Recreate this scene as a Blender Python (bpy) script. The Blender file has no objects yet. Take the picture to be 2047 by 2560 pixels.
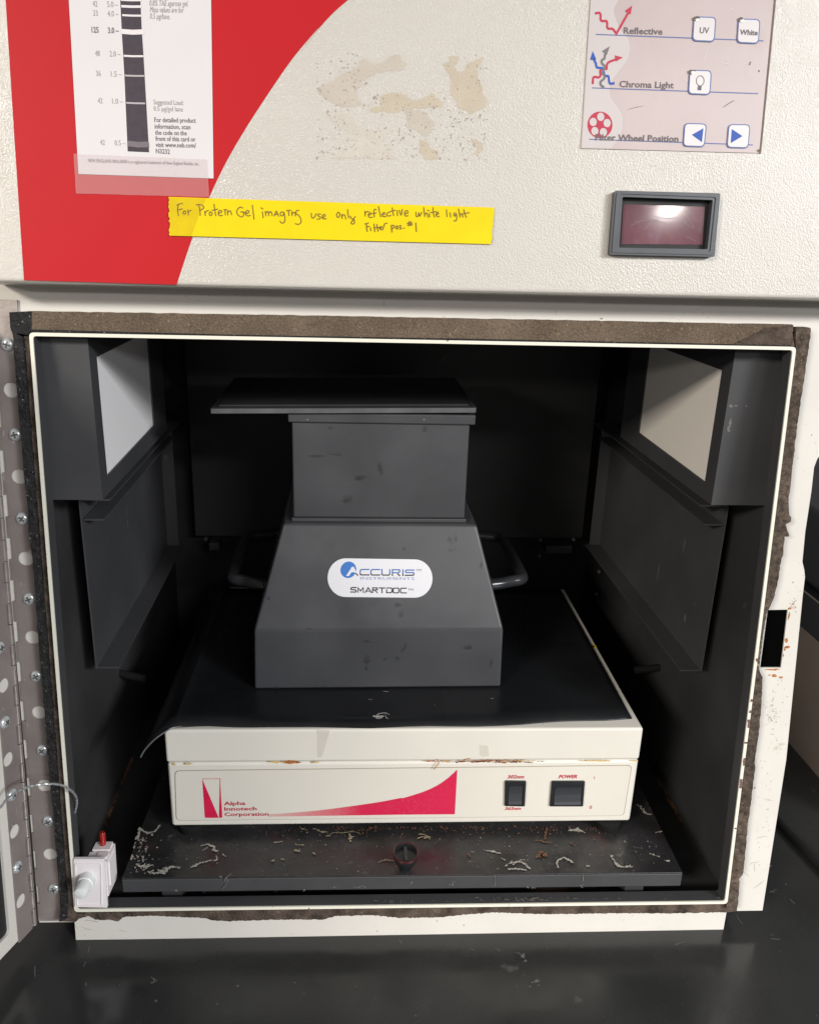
import bpy, bmesh, math, random
from math import sin, cos, pi, radians
from mathutils import Vector as V3, Matrix, noise
from mathutils import Vector as Vector2
from mathutils.geometry import delaunay_2d_cdt
random.seed(7)
scn = bpy.context.scene
COL = scn.collection

# ---------------------------------------------------------------- camera
YAW, PIT, ROL = -0.08116705, 0.32659197, 0.03324398
CAM = V3((-0.04948335, -0.49672312, 0.48989471))
FPX = 2048.53
_f = V3((-sin(YAW)*cos(PIT), cos(YAW)*cos(PIT), -sin(PIT)))
_r0 = V3((cos(YAW), sin(YAW), 0)); _u0 = _r0.cross(_f)
RT = _r0*cos(ROL) + _u0*sin(ROL); UP = -_r0*sin(ROL) + _u0*cos(ROL); FW = _f
cam_data = bpy.data.cameras.new('camera')
cam = bpy.data.objects.new('camera', cam_data); COL.objects.link(cam)
cam_data.sensor_fit = 'HORIZONTAL'; cam_data.sensor_width = 36.0
cam_data.lens = 36.0*FPX/2047.0
cam_data.clip_start = 0.01; cam_data.clip_end = 100
m = Matrix.Identity(4)
for i, a in enumerate((RT, UP, -FW)):
    for k in range(3): m[k][i] = a[k]
for k in range(3): m[k][3] = CAM[k]
cam.matrix_world = m
scn.camera = cam

# ---------------------------------------------------------------- room light
w = bpy.data.worlds.new('World'); scn.world = w; w.use_nodes = True
bg = w.node_tree.nodes['Background']
bg.inputs[0].default_value = (1.0, 0.95, 0.92, 1); bg.inputs[1].default_value = 0.155
scn.view_settings.view_transform = 'Standard'; scn.view_settings.look = 'None'
scn.view_settings.exposure = 0; scn.view_settings.gamma = 1

def ceiling_light(x, y, power, col, sx=1.2, sy=0.6):
    ld = bpy.data.lights.new('ceiling_panel_light', 'AREA'); ld.shape = 'RECTANGLE'
    ld.size = sx; ld.size_y = sy; ld.energy = power; ld.color = col
    o = bpy.data.objects.new('ceiling_panel_light', ld); COL.objects.link(o)
    o.location = (x, y, 1.95)
ceiling_light(2.8, -3.0, 360, (0.95, 0.97, 1.0), 1.2, 0.9)
ceiling_light(-2.6, -3.0, 300, (1.0, 0.92, 0.82), 1.2, 0.9)
ceiling_light(4.0, -6.4, 260, (0.97, 0.98, 1.0), 1.3, 1.3)
ceiling_light(-4.0, -6.4, 230, (1.0, 0.95, 0.88), 1.3, 1.3)
ceiling_light(2.13, -5.77, 16, (1.0, 0.96, 0.9), 0.09, 0.34)
ceiling_light(1.40, -3.75, 80, (1.0, 0.96, 0.95), 1.2, 0.5)  # extra panel added to bring out sheen on the header

# ---------------------------------------------------------------- materials
def lin(c):
    c = c/255.0
    return c/12.92 if c <= 0.04045 else ((c+0.055)/1.055)**2.4
def L(r, g, b, k=0.92): return (lin(r)*k, lin(g)*k, lin(b)*k, 1)

def mat(name, col, rough=0.5, metal=0.0, bumps=(), mott=(), specks=(), spec=0.5, coat=0.0, alpha=1.0, stretch=None, trans=0.0, rv=None):
    """bumps: (scale, strength, distance, kind); mott: (scale, amount, detail); specks: (scale, lo, hi, colour[, axis stretch])"""
    M = bpy.data.materials.new(name); M.use_nodes = True
    nt = M.node_tree; N = nt.nodes; K = nt.links
    P = N['Principled BSDF']
    P.inputs['Roughness'].default_value = rough; P.inputs['Metallic'].default_value = metal
    P.inputs['Specular IOR Level'].default_value = spec; P.inputs['Coat Weight'].default_value = coat
    P.inputs['Coat Roughness'].default_value = 0.12
    P.inputs['Alpha'].default_value = alpha; P.inputs['Transmission Weight'].default_value = trans
    tc = N.new('ShaderNodeTexCoord'); src = tc.outputs['Object']
    def mapped(sc):
        mp = N.new('ShaderNodeMapping'); mp.inputs['Scale'].default_value = sc
        K.new(src, mp.inputs['Vector']); return mp.outputs[0]
    base = src if stretch is None else mapped(stretch)
    cur = N.new('ShaderNodeRGB'); cur.outputs[0].default_value = col; out = cur.outputs[0]
    for sc, am, det in mott:
        n = N.new('ShaderNodeTexNoise'); n.inputs['Scale'].default_value = sc; n.inputs['Detail'].default_value = det
        K.new(base, n.inputs['Vector'])
        r = N.new('ShaderNodeMapRange'); r.inputs['From Min'].default_value = 0.3; r.inputs['From Max'].default_value = 0.7
        r.inputs['To Min'].default_value = 1-am; r.inputs['To Max'].default_value = 1+am
        K.new(n.outputs['Fac'], r.inputs['Value'])
        x = N.new('ShaderNodeVectorMath'); x.operation = 'SCALE'
        K.new(out, x.inputs[0]); K.new(r.outputs[0], x.inputs['Scale']); out = x.outputs[0]
    for s in specks:
        sc, lo, hi, c2 = s[:4]
        n = N.new('ShaderNodeTexNoise'); n.inputs['Scale'].default_value = sc; n.inputs['Detail'].default_value = 5
        n.inputs['Roughness'].default_value = 0.62
        K.new(mapped(s[4]) if len(s) > 4 else base, n.inputs['Vector'])
        r = N.new('ShaderNodeMapRange'); r.inputs['From Min'].default_value = lo; r.inputs['From Max'].default_value = hi
        K.new(n.outputs['Fac'], r.inputs['Value'])
        fac = r.outputs[0]
        if len(s) > 5:
            n2 = N.new('ShaderNodeTexNoise'); n2.inputs['Scale'].default_value = s[5]; K.new(src, n2.inputs['Vector'])
            r2 = N.new('ShaderNodeMapRange'); r2.inputs['From Min'].default_value = 0.5; r2.inputs['From Max'].default_value = 0.62
            K.new(n2.outputs['Fac'], r2.inputs['Value'])
            mu = N.new('ShaderNodeMath'); mu.operation = 'MULTIPLY'; K.new(fac, mu.inputs[0]); K.new(r2.outputs[0], mu.inputs[1]); fac = mu.outputs[0]
        x = N.new('ShaderNodeMix'); x.data_type = 'RGBA'
        K.new(fac, x.inputs[0]); K.new(out, x.inputs[6]); x.inputs[7].default_value = c2; out = x.outputs[2]
    K.new(out, P.inputs['Base Color'])
    if rv:
        n = N.new('ShaderNodeTexNoise'); n.inputs['Scale'].default_value = rv[0]; n.inputs['Detail'].default_value = 6; n.inputs['Roughness'].default_value = 0.65
        K.new(mapped(rv[3]) if len(rv) > 3 else base, n.inputs['Vector'])
        r = N.new('ShaderNodeMapRange'); r.inputs['From Min'].default_value = 0.35; r.inputs['From Max'].default_value = 0.65
        r.inputs['To Min'].default_value = rv[1]; r.inputs['To Max'].default_value = rv[2]
        K.new(n.outputs['Fac'], r.inputs['Value']); K.new(r.outputs[0], P.inputs['Roughness'])
    prev = None
    for sc, st, di, kind in bumps:
        if kind == 'v':
            n = N.new('ShaderNodeTexVoronoi'); n.feature = 'SMOOTH_F1'; n.inputs['Scale'].default_value = sc; h = n.outputs['Distance']
        else:
            n = N.new('ShaderNodeTexNoise'); n.inputs['Scale'].default_value = sc; n.inputs['Detail'].default_value = 3; h = n.outputs['Fac']
        K.new(base, n.inputs['Vector'])
        b = N.new('ShaderNodeBump'); b.inputs['Strength'].default_value = st; b.inputs['Distance'].default_value = di
        K.new(h, b.inputs['Height'])
        if prev: K.new(prev, b.inputs['Normal'])
        prev = b.outputs[0]
    if prev: K.new(prev, P.inputs['Normal'])
    return M

M = {}
M['header'] = mat('textured_header_paint', (0.58, 0.55, 0.50, 1), 0.15, bumps=[(980, 0.9, 0.00038, 'n')], mott=[(9, 0.02, 3)],
                  specks=[(14, 0.70, 0.76, (0.40, 0.35, 0.27, 1))])
M['face'] = mat('cream_white_paint', (0.65, 0.625, 0.575, 1), 0.42, bumps=[(300, 0.12, 0.0005, 'n')], mott=[(25, 0.03, 4)],
                specks=[(330, 0.655, 0.69, (0.10, 0.085, 0.07, 1), (1, 1, 1), 24), (42, 0.67, 0.72, (0.52, 0.46, 0.38, 1)), (120, 0.71, 0.74, (0.30, 0.25, 0.2, 1), (1.6, 1, 0.35))])
M['rim'] = mat('ivory_rim_paint', (0.78, 0.76, 0.65, 1), 0.4, specks=[(260, 0.68, 0.72, (0.12, 0.10, 0.08, 1))])
M['rim_worn'] = M['rim']
M['dark'] = mat('charcoal_powder_coat', (0.052, 0.053, 0.056, 1), 0.55, bumps=[(900, 0.15, 0.0003, 'n')], mott=[(18, 0.12, 4)],
                specks=[(75, 0.70, 0.78, (0.13, 0.13, 0.135, 1), (1, 1, 0.35))])
M['black'] = mat('matt_black_paint', (0.014, 0.014, 0.016, 1), 0.5, bumps=[(700, 0.2, 0.0003, 'n')], mott=[(14, 0.2, 4)],
                 specks=[(60, 0.71, 0.75, (0.07, 0.07, 0.07, 1))])
M['cavity'] = mat('black_cavity_paint', (0.036, 0.036, 0.037, 1), 0.55, bumps=[(500, 0.2, 0.0003, 'n')], mott=[(12, 0.25, 4)],
                  specks=[(55, 0.70, 0.76, (0.06, 0.055, 0.05, 1))])
M['cavity_rust'] = mat('black_paint_with_rust', (0.035, 0.024, 0.018, 1), 0.7, mott=[(30, 0.3, 5)], specks=[(90, 0.42, 0.6, (0.20, 0.09, 0.04, 1))])
M['hood'] = mat('grey_hood_paint', (0.054, 0.0555, 0.060, 1), 0.36, rv=(14, 0.28, 0.48), bumps=[(1200, 0.08, 0.0002, 'n')], mott=[(20, 0.10, 5), (5, 0.12, 2)])
M['plate'] = mat('black_gloss_plate', (0.030, 0.031, 0.034, 1), 0.42, mott=[(30, 0.15, 3)])
M['edge'] = mat('grey_plate_edge', (0.10, 0.102, 0.105, 1), 0.4, mott=[(40, 0.25, 3)])
M['sheet'] = mat('black_plastic_sheet', (0.010, 0.0108, 0.012, 1), 0.25, rv=(18, 0.2, 0.42), mott=[(20, 0.15, 3)], specks=[(42, 0.70, 0.74, (0.035, 0.035, 0.035, 1), (1, 3, 1))])
M['tray'] = mat('black_tray_enamel', (0.024, 0.023, 0.024, 1), 0.30, rv=(60, 0.2, 0.5), bumps=[(120, 0.25, 0.0006, 'n')], mott=[(22, 0.35, 5)],
                specks=[(90, 0.60, 0.70, (0.11, 0.10, 0.095, 1), (1, 1.6, 1), 22), (260, 0.66, 0.70, (0.24, 0.22, 0.19, 1), (1, 1, 1), 30), (24, 0.60, 0.72, (0.050, 0.028, 0.026, 1))])
M['cream'] = mat('cream_moulded_housing', (0.68, 0.655, 0.585, 1), 0.42, bumps=[(600, 0.10, 0.0003, 'n')], mott=[(14, 0.03, 4)],
                 specks=[(36, 0.70, 0.76, (0.50, 0.44, 0.30, 1)), (90, 0.735, 0.76, (0.25, 0.2, 0.15, 1))])
M['fascia'] = mat('cream_fascia_overlay', (0.67, 0.64, 0.565, 1), 0.48, mott=[(12, 0.025, 4)])
M['foamt'] = mat('brown_foam', (0.140, 0.106, 0.076, 1), 0.95, bumps=[(900, 0.8, 0.001, 'n'), (2200, 0.6, 0.0005, 'n')], mott=[(900, 0.35, 5), (30, 0.2, 4)],
                 specks=[(520, 0.64, 0.70, (0.36, 0.30, 0.2, 1))], spec=0.15)
M['foamr'] = mat('dark_brown_foam', (0.095, 0.072, 0.055, 1), 0.9, bumps=[(330, 1.0, 0.003, 'n'), (1200, 0.7, 0.0008, 'n')], mott=[(260, 0.5, 5), (30, 0.35, 4)],
                 specks=[(420, 0.60, 0.68, (0.40, 0.34, 0.25, 1), (1, 1, 1), 16), (300, 0.62, 0.7, (0.03, 0.022, 0.02, 1))], spec=0.25)
M['foaml'] = mat('black_foam', (0.020, 0.019, 0.020, 1), 0.75, bumps=[(380, 1.0, 0.0025, 'n'), (1200, 0.6, 0.0008, 'n')], mott=[(200, 0.5, 5)],
                 specks=[(620, 0.655, 0.70, (0.42, 0.42, 0.44, 1)), (30, 0.66, 0.74, (0.07, 0.055, 0.03, 1))], spec=0.3)
M['foamb'] = mat('crumbled_brown_foam', (0.080, 0.060, 0.047, 1), 0.9, bumps=[(380, 1.0, 0.002, 'n')], mott=[(90, 0.6, 5)],
                 specks=[(420, 0.68, 0.73, (0.30, 0.25, 0.17, 1))], spec=0.2)
M['steel'] = mat('weathered_hinge_steel', (0.30, 0.26, 0.245, 1), 0.42, 0.35, bumps=[(500, 0.25, 0.0004, 'n')], mott=[(30, 0.14, 5)],
                 specks=[(300, 0.66, 0.74, (0.62, 0.58, 0.55, 1), (1, 1, 0.35)), (500, 0.69, 0.74, (0.10, 0.08, 0.07, 1))])
M['knuckle'] = mat('hinge_barrel_steel', (0.36, 0.32, 0.30, 1), 0.33, 0.6, mott=[(60, 0.2, 4)], specks=[(300, 0.68, 0.74, (0.65, 0.6, 0.55, 1))])
M['screw'] = mat('zinc_screw', (0.66, 0.70, 0.71, 1), 0.28, 0.5, mott=[(300, 0.25, 3)])
M['screwslot'] = mat('screw_recess', (0.12, 0.12, 0.12, 1), 0.5, 0.5)
M['counter'] = mat('black_lab_worktop', (0.027, 0.028, 0.028, 1), 0.20, rv=(16, 0.13, 0.34), bumps=[(400, 0.10, 0.0003, 'n')], mott=[(9, 0.22, 5)],
                   specks=[(28, 0.69, 0.75, (0.07, 0.07, 0.07, 1), (1, 1, 1)), (190, 0.735, 0.76, (0.32, 0.32, 0.32, 1)), (60, 0.72, 0.76, (0.09, 0.09, 0.09, 1), (1, 3, 1))])
M['red'] = mat('red_vinyl', (0.50, 0.010, 0.016, 1), 0.5, spec=0.2, mott=[(10, 0.03, 3)], specks=[(26, 0.70, 0.76, (0.42, 0.02, 0.03, 1))])
M['card'] = mat('white_card', (0.70, 0.675, 0.68, 1), 0.5, mott=[(20, 0.02, 3)], spec=.3)
M['gel'] = mat('gel_photo_print', (0.055, 0.044, 0.057, 1), 0.55, spec=.3, mott=[(300, 0.12, 2)])
M['band'] = mat('gel_band_print', (0.74, 0.70, 0.72, 1), 0.4)
M['bandm'] = mat('gel_band_print_mid', (0.45, 0.41, 0.44, 1), 0.4)
M['bandd'] = mat('gel_band_print_dim', (0.16, 0.135, 0.155, 1), 0.4)
M['ink'] = mat('grey_print_ink', (0.16, 0.15, 0.155, 1), 0.5)
M['inkl'] = mat('light_grey_print_ink', (0.36, 0.34, 0.34, 1), 0.5)
M['yellow'] = mat('yellow_tape', (0.80, 0.62, 0.002, 1), 0.5, spec=0.2, bumps=[(500, 0.15, 0.0003, 'n')], mott=[(60, 0.04, 4)])
M['yellowd'] = mat('yellow_tape_over_red', (0.68, 0.50, 0.002, 1), 0.5, spec=0.2, mott=[(90, 0.08, 4)])
M['pen'] = mat('brown_pen_ink', (0.20, 0.115, 0.008, 1), 0.5)
M['clear'] = mat('clear_tape', (0.75, 0.6, 0.6, 1), 0.35, alpha=0.13)
M['pink'] = mat('pinkish_grey_overlay', (0.49, 0.402, 0.392, 1), 0.33, bumps=[(60, 0.15, 0.0008, 'n')], mott=[(16, 0.05, 5)],
                specks=[(34, 0.60, 0.80, (0.44, 0.355, 0.33, 1), (1, 1, .6)), (48, 0.70, 0.76, (0.62, 0.52, 0.5, 1), (1, 1, .3)), (120, 0.735, 0.76, (0.2, 0.16, 0.15, 1))])
M['pale'] = mat('pale_grey_overlay', (0.55, 0.50, 0.49, 1), 0.36, mott=[(16, 0.03, 4)])
M['grime'] = mat('grime_line', (0.17, 0.12, 0.10, 1), 0.7)
M['bblue'] = mat('blue_print', (0.035, 0.10, 0.42, 1), 0.5, spec=.3)
M['dblue'] = mat('dark_blue_line_print', (0.08, 0.12, 0.33, 1), 0.45)
M['rose'] = mat('rose_red_print', (0.50, 0.04, 0.08, 1), 0.5, spec=.3)
M['key'] = mat('key_cap_print', (0.62, 0.59, 0.59, 1), 0.28)
M['chip'] = mat('peeled_white_chip', (0.88, 0.86, 0.74, 1), 0.4)
M['chipd'] = mat('peeled_dark_chip', (0.10, 0.08, 0.08, 1), 0.5)
M['bezel'] = mat('dark_grey_bezel', (0.060, 0.066, 0.075, 1), 0.38, mott=[(80, 0.12, 3)])
M['bezeli'] = mat('bezel_well_painted_shade', (0.010, 0.010, 0.010, 1), 0.6)  # shadow inside the display well put into a near-black colour
M['glass'] = mat('dark_red_display_window', (0.15, 0.058, 0.075, 1), 0.07, mott=[(40, 0.25, 4)], specks=[(60, 0.55, 0.75, (0.20, 0.12, 0.16, 1))], coat=0.5)
M['magenta'] = mat('magenta_print', (0.60, 0.012, 0.065, 1), 0.5, spec=.3, mott=[(150, 0.08, 3)])
M['dmagenta'] = mat('dark_red_print', (0.48, 0.012, 0.05, 1), 0.5)
M['groove'] = mat('dark_tan_groove', (0.32, 0.28, 0.22, 1), 0.7)  # darker tan for the label outline and the seam strip
M['rubber'] = mat('black_rubber', (0.010, 0.010, 0.010, 1), 0.8, spec=.2)
M['switch'] = mat('black_switch_plastic', (0.013, 0.015, 0.017, 1), 0.34)
M['rocker'] = mat('dark_rocker_plastic', (0.040, 0.042, 0.048, 1), 0.3)
M['handle'] = mat('gloss_black_handle', (0.028, 0.029, 0.031, 1), 0.24)
M['void'] = mat('painted_hollow_shade', (0.002, 0.002, 0.002, 1), 1.0, spec=0.0)  # near-black colour paints the shade inside the latch slot
M['rust'] = mat('rust_stain', (0.36, 0.13, 0.03, 1), 0.8, mott=[(400, 0.5, 5)])
M['rustd'] = mat('dark_rust', (0.12, 0.035, 0.02, 1), 0.8, mott=[(300, 0.5, 5)])
M['rustl'] = mat('yellow_rust_stain', (0.60, 0.42, 0.17, 1), 0.8)
M['tan'] = mat('tan_glue_residue', (0.525, 0.455, 0.355, 1), 0.6, bumps=[(900, .8, .0004, 'n')], mott=[(70, 0.05, 4)])
M['tanl'] = mat('pale_glue_residue', (0.525, 0.47, 0.40, 1), 0.6, bumps=[(900, .8, .0004, 'n')], mott=[(70, 0.05, 4)])
M['tanw'] = mat('white_paper_residue', (0.575, 0.53, 0.465, 1), 0.6, bumps=[(700, .8, .0005, 'n')], mott=[(90, 0.06, 4)])
M['speck'] = mat('brown_residue_speck', (0.36, 0.30, 0.25, 1), 0.8)
M['crust'] = mat('dried_white_crust', (0.38, 0.36, 0.32, 1), 0.5, mott=[(900, 0.5, 4)], bumps=[(900, .6, .0006, 'n')])
M['crustd'] = mat('dull_crust', (0.15, 0.14, 0.13, 1), 0.5, mott=[(900, 0.5, 4)])
M['orange'] = mat('orange_rust_flake', (0.15, 0.07, 0.04, 1), 0.7, mott=[(900, 0.5, 4)])
M['straw'] = mat('straw_flake', (0.30, 0.26, 0.16, 1), 0.6, mott=[(900, 0.4, 4)])
M['switchw'] = mat('white_nylon', (0.80, 0.75, 0.76, 1), 0.35)
M['plunger'] = mat('translucent_white_nylon', (0.72, 0.74, 0.73, 1), 0.3, spec=0.6)
M['redp'] = mat('red_crimp_sleeve', (0.30, 0.012, 0.010, 1), 0.2, coat=0.6)
M['cable'] = mat('steel_cable', (0.50, 0.52, 0.52, 1), 0.35, 0.6, mott=[(700, 0.4, 2)])
M['diff'] = mat('white_lamp_diffuser', (0.88, 0.87, 0.87, 1), 0.7)
M['diffw'] = mat('warm_lit_lamp_diffuser', (0.87, 0.82, 0.75, 1), 0.7)  # warm light on the right diffuser put into its colour
M['labelw'] = mat('white_label', (0.70, 0.70, 0.73, 1), 0.5, spec=.3)
M['logoblue'] = mat('logo_blue', (0.035, 0.16, 0.50, 1), 0.45)
M['logonavy'] = mat('logo_mid_blue', (0.06, 0.15, 0.40, 1), 0.45)
M['logoblack'] = mat('logo_black', (0.02, 0.015, 0.03, 1), 0.45)
M['logothin'] = mat('logo_thin_blue', (0.16, 0.25, 0.42, 1), 0.5)
M['boxbrown'] = mat('brown_case_side', (0.20, 0.155, 0.125, 1), 0.7, mott=[(40, 0.06, 3)])
M['boxblack'] = mat('dark_case_top', (0.022, 0.025, 0.028, 1), 0.5, mott=[(20, 0.15, 3)])
M['boxedge'] = mat('light_case_edge', (0.28, 0.24, 0.21, 1), 0.5)
M['wallgrey'] = mat('grey_wall_paint', (0.26, 0.235, 0.235, 1), 0.8)

def wedge_material():
    Mm = bpy.data.materials.new('magenta_halftone_wedge'); Mm.use_nodes = True
    nt = Mm.node_tree; P = nt.nodes['Principled BSDF']; P.inputs['Roughness'].default_value = 0.45
    tc = nt.nodes.new('ShaderNodeTexCoord'); sx = nt.nodes.new('ShaderNodeSeparateXYZ')
    r = nt.nodes.new('ShaderNodeMapRange'); r.inputs['From Min'].default_value = -0.08; r.inputs['From Max'].default_value = 0.0
    n = nt.nodes.new('ShaderNodeTexNoise'); n.inputs['Scale'].default_value = 900
    ad = nt.nodes.new('ShaderNodeMath'); ad.operation = 'MULTIPLY_ADD'; ad.inputs[1].default_value = 0.5; ad.inputs[2].default_value = -0.25
    ad2 = nt.nodes.new('ShaderNodeMath'); ad2.operation = 'ADD'; ad2.use_clamp = True
    mx = nt.nodes.new('ShaderNodeMix'); mx.data_type = 'RGBA'
    mx.inputs[6].default_value = (0.62, 0.42, 0.38, 1); mx.inputs[7].default_value = (0.60, 0.012, 0.065, 1)
    k = nt.links
    k.new(tc.outputs['Object'], sx.inputs[0]); k.new(sx.outputs[0], r.inputs['Value']); k.new(tc.outputs['Object'], n.inputs['Vector'])
    k.new(n.outputs['Fac'], ad.inputs[0]); k.new(ad.outputs[0], ad2.inputs[0]); k.new(r.outputs[0], ad2.inputs[1])
    k.new(ad2.outputs[0], mx.inputs[0]); k.new(mx.outputs[2], P.inputs['Base Color'])
    return Mm
M['wedge'] = wedge_material()

# ---------------------------------------------------------------- helpers
WORLD = {}          # world location of every object built
def empty(name, loc, label, cat, group=None):
    o = bpy.data.objects.new(name, None); COL.objects.link(o); o.location = loc; o.empty_display_size = 0.02
    WORLD[o.name] = V3(loc); o['label'] = label; o['category'] = cat
    if group: o['group'] = group
    return o
def tag(o, label=None, cat=None, group=None, kind=None):
    if label: o['label'] = label
    if cat: o['category'] = cat
    if group: o['group'] = group
    if kind: o['kind'] = kind
    return o
def obj(name, bm, material, parent=None, smooth=False, keep_origin=False):
    me = bpy.data.meshes.new(name)
    bmesh.ops.recalc_face_normals(bm, faces=bm.faces)
    bm.to_mesh(me); bm.free()
    if me.vertices and not keep_origin:
        lo = V3([min(v.co[i] for v in me.vertices) for i in range(3)]); hi = V3([max(v.co[i] for v in me.vertices) for i in range(3)])
        c = (lo+hi)/2
    else: c = V3((0, 0, 0))
    me.transform(Matrix.Translation(-c))
    if smooth != 'hard':
        for p in me.polygons: p.use_smooth = smooth
        if smooth: me.set_sharp_from_angle(angle=radians(38))
    if smooth == 'hard':
        for p in me.polygons: p.use_smooth = True
        best = [(0.0, V3((0, 0, 1)))]*len(me.vertices); acc = [V3((0, 0, 0)) for _ in me.vertices]
        for p in me.polygons:
            for v in p.vertices:
                acc[v] = acc[v] + V3(p.normal)*p.area
                if p.area > best[v][0]: best[v] = (p.area, V3(p.normal))
        big = max(p.area for p in me.polygons)*0.004
        me.normals_split_custom_set_from_vertices([tuple(best[i][1] if best[i][0] > big else acc[i].normalized()) for i in range(len(me.vertices))])
    if isinstance(material, str): material = M[material]
    me.materials.append(material)
    o = bpy.data.objects.new(name, me); COL.objects.link(o)
    WORLD[o.name] = c
    if parent is not None:
        o.parent = parent; o.location = c - WORLD[parent.name]
    else: o.location = c
    return o
def clone(src, delta, parent, name=None):
    o = src.copy(); COL.objects.link(o); o.parent = parent
    WORLD[o.name] = WORLD[src.name] + delta; o.location = WORLD[o.name] - WORLD[parent.name]
    return o
def ray(px, py):
    S = 2047/1724.0
    return FW*FPX + RT*(px*S-1023.5) + UP*(1280-py*S)
class Plane:
    """A real flat surface of the scene: origin, two in-plane axes, outward normal."""
    def __init__(s, o, U, V, N=None):
        s.o = V3(o); s.U = V3(U).normalized(); s.V = V3(V).normalized()
        s.N = V3(N).normalized() if N is not None else s.U.cross(s.V).normalized()
    def P(s, u, v, h=0.0): return s.o + s.U*u + s.V*v + s.N*h
    def at(s, px, py, h=0.0):
        d = ray(px, py); o = s.o + s.N*h
        return CAM + d*((o-CAM).dot(s.N)/d.dot(s.N))
    def uv(s, px, py, h=0.0):
        q = s.at(px, py, h) - s.o - s.N*h
        # solve in (possibly skewed) axes
        a = s.U.dot(s.U); b = s.U.dot(s.V); c = s.V.dot(s.V); e = q.dot(s.U); f = q.dot(s.V)
        D = a*c-b*b
        return ((e*c-f*b)/D, (f*a-e*b)/D)
    def uvs(s, pts, h=0.0): return [s.uv(x, y, h) for x, y in pts]
def on_axis(px, py, ax, val):
    d = ray(px, py); i = 'xyz'.index(ax); return CAM + d*((val-CAM[i])/d[i])

def inside(p, lp):
    c = False; n = len(lp); x, y = p
    for i in range(n):
        x1, y1 = lp[i-1]; x2, y2 = lp[i]
        if (y1 > y) != (y2 > y) and x < (x2-x1)*(y-y1)/(y2-y1)+x1: c = not c
    return c
def cdt(loops):
    """triangles (indices into the concatenated loops) of a polygon with holes"""
    pts = [p for lp in loops for p in lp]; S = 1000.0
    ed = []; k = 0
    for lp in loops:
        ed += [(k+i, k+(i+1) % len(lp)) for i in range(len(lp))]; k += len(lp)
    v, e_, f, ov, oe, of_ = delaunay_2d_cdt([Vector2((p[0]*S, p[1]*S)) for p in pts], ed, [], 0, 1e-5)
    out = []
    for t in f:
        ids = [ov[i][0] if ov[i] else None for i in t]
        if None in ids or len(set(ids)) < 3: continue
        c = (sum(pts[i][0] for i in ids)/3, sum(pts[i][1] for i in ids)/3)
        if inside(c, loops[0]) and not any(inside(c, h) for h in loops[1:]): out.append(ids)
    return out
def slab(bm, pl, outer, h0, h1, holes=()):
    """extruded polygon with holes; outer and holes are (u, v) lists, h1 is the outward face"""
    loops = [list(outer)] + [list(h) for h in holes]
    flat_ = [p for lp in loops for p in lp]
    top = [bm.verts.new(pl.P(p[0], p[1], h1)) for p in flat_]
    bot = [bm.verts.new(pl.P(p[0], p[1], h0)) for p in flat_]
    if len(loops) == 1 and len(outer) <= 6:
        bm.faces.new(top); bm.faces.new(bot[::-1])
    else:
        for t in cdt(loops):
            try:
                bm.faces.new([top[i] for i in t]); bm.faces.new([bot[i] for i in t][::-1])
            except ValueError: pass
    k = 0
    for lp in loops:
        n = len(lp)
        for i in range(n):
            a, b = k+i, k+(i+1) % n
            try: bm.faces.new([top[a], bot[a], bot[b], top[b]])
            except ValueError: pass
        k += n
    return bm
def flat(bm, pl, pts, h):
    vs = [bm.verts.new(pl.P(p[0], p[1], h)) for p in pts]
    for t in cdt([list(pts)]):
        try: bm.faces.new([vs[i] for i in t])
        except ValueError: pass
TV = (.8, 1.2)
def ribbon(bm, pl, pts, w, h, taper=False, closed=False):
    """mitred stroke of width w along (u, v) points"""
    P = [V3((p[0], p[1], 0)) for p in pts]
    n = len(P)
    if n < 2: return
    Ls, Rs = [], []
    for i in range(n):
        if closed: a, b = P[i-1], P[(i+1) % n]; d1 = (P[i]-a); d2 = (b-P[i])
        else:
            d1 = P[i]-P[i-1] if i > 0 else P[1]-P[0]
            d2 = P[i+1]-P[i] if i < n-1 else P[-1]-P[-2]
        if d1.length < 1e-9: d1 = d2
        if d2.length < 1e-9: d2 = d1
        d1 = d1.normalized(); d2 = d2.normalized(); t = d1+d2
        t = t.normalized() if t.length > 1e-6 else d2
        nn = V3((-t.y, t.x, 0)); c = max(0.55, nn.dot(V3((-d2.y, d2.x, 0))))
        ww = w/2/c
        if taper: ww *= (0.25+0.75*sin(pi*(i+0.35)/(n-0.3)))*random.uniform(*TV)
        p = P[i]
        if not closed and not taper:
            if i == 0: p = p - d2*w*0.35
            if i == n-1: p = p + d1*w*0.35
        Ls.append(bm.verts.new(pl.P(p.x+nn.x*ww, p.y+nn.y*ww, h))); Rs.append(bm.verts.new(pl.P(p.x-nn.x*ww, p.y-nn.y*ww, h)))
    for i in range(n if closed else n-1):
        j = (i+1) % n
        bm.faces.new([Ls[i], Rs[i], Rs[j], Ls[j]])
def smooth_pts(pts, k=3, closed=False):
    out = []; n = len(pts)
    if n < 3: return list(pts)
    rng = n if closed else n-1
    for i in range(rng):
        if closed: p0, p1, p2, p3 = pts[i-1], pts[i], pts[(i+1) % n], pts[(i+2) % n]
        else: p0, p1, p2, p3 = pts[max(i-1, 0)], pts[i], pts[i+1], pts[min(i+2, n-1)]
        for j in range(k):
            t = j/k
            out.append(tuple(0.5*((2*p1[q]) + (-p0[q]+p2[q])*t + (2*p0[q]-5*p1[q]+4*p2[q]-p3[q])*t*t + (-p0[q]+3*p1[q]-3*p2[q]+p3[q])*t**3) for q in range(len(p1))))
    if not closed: out.append(tuple(pts[-1]))
    return out
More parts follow.
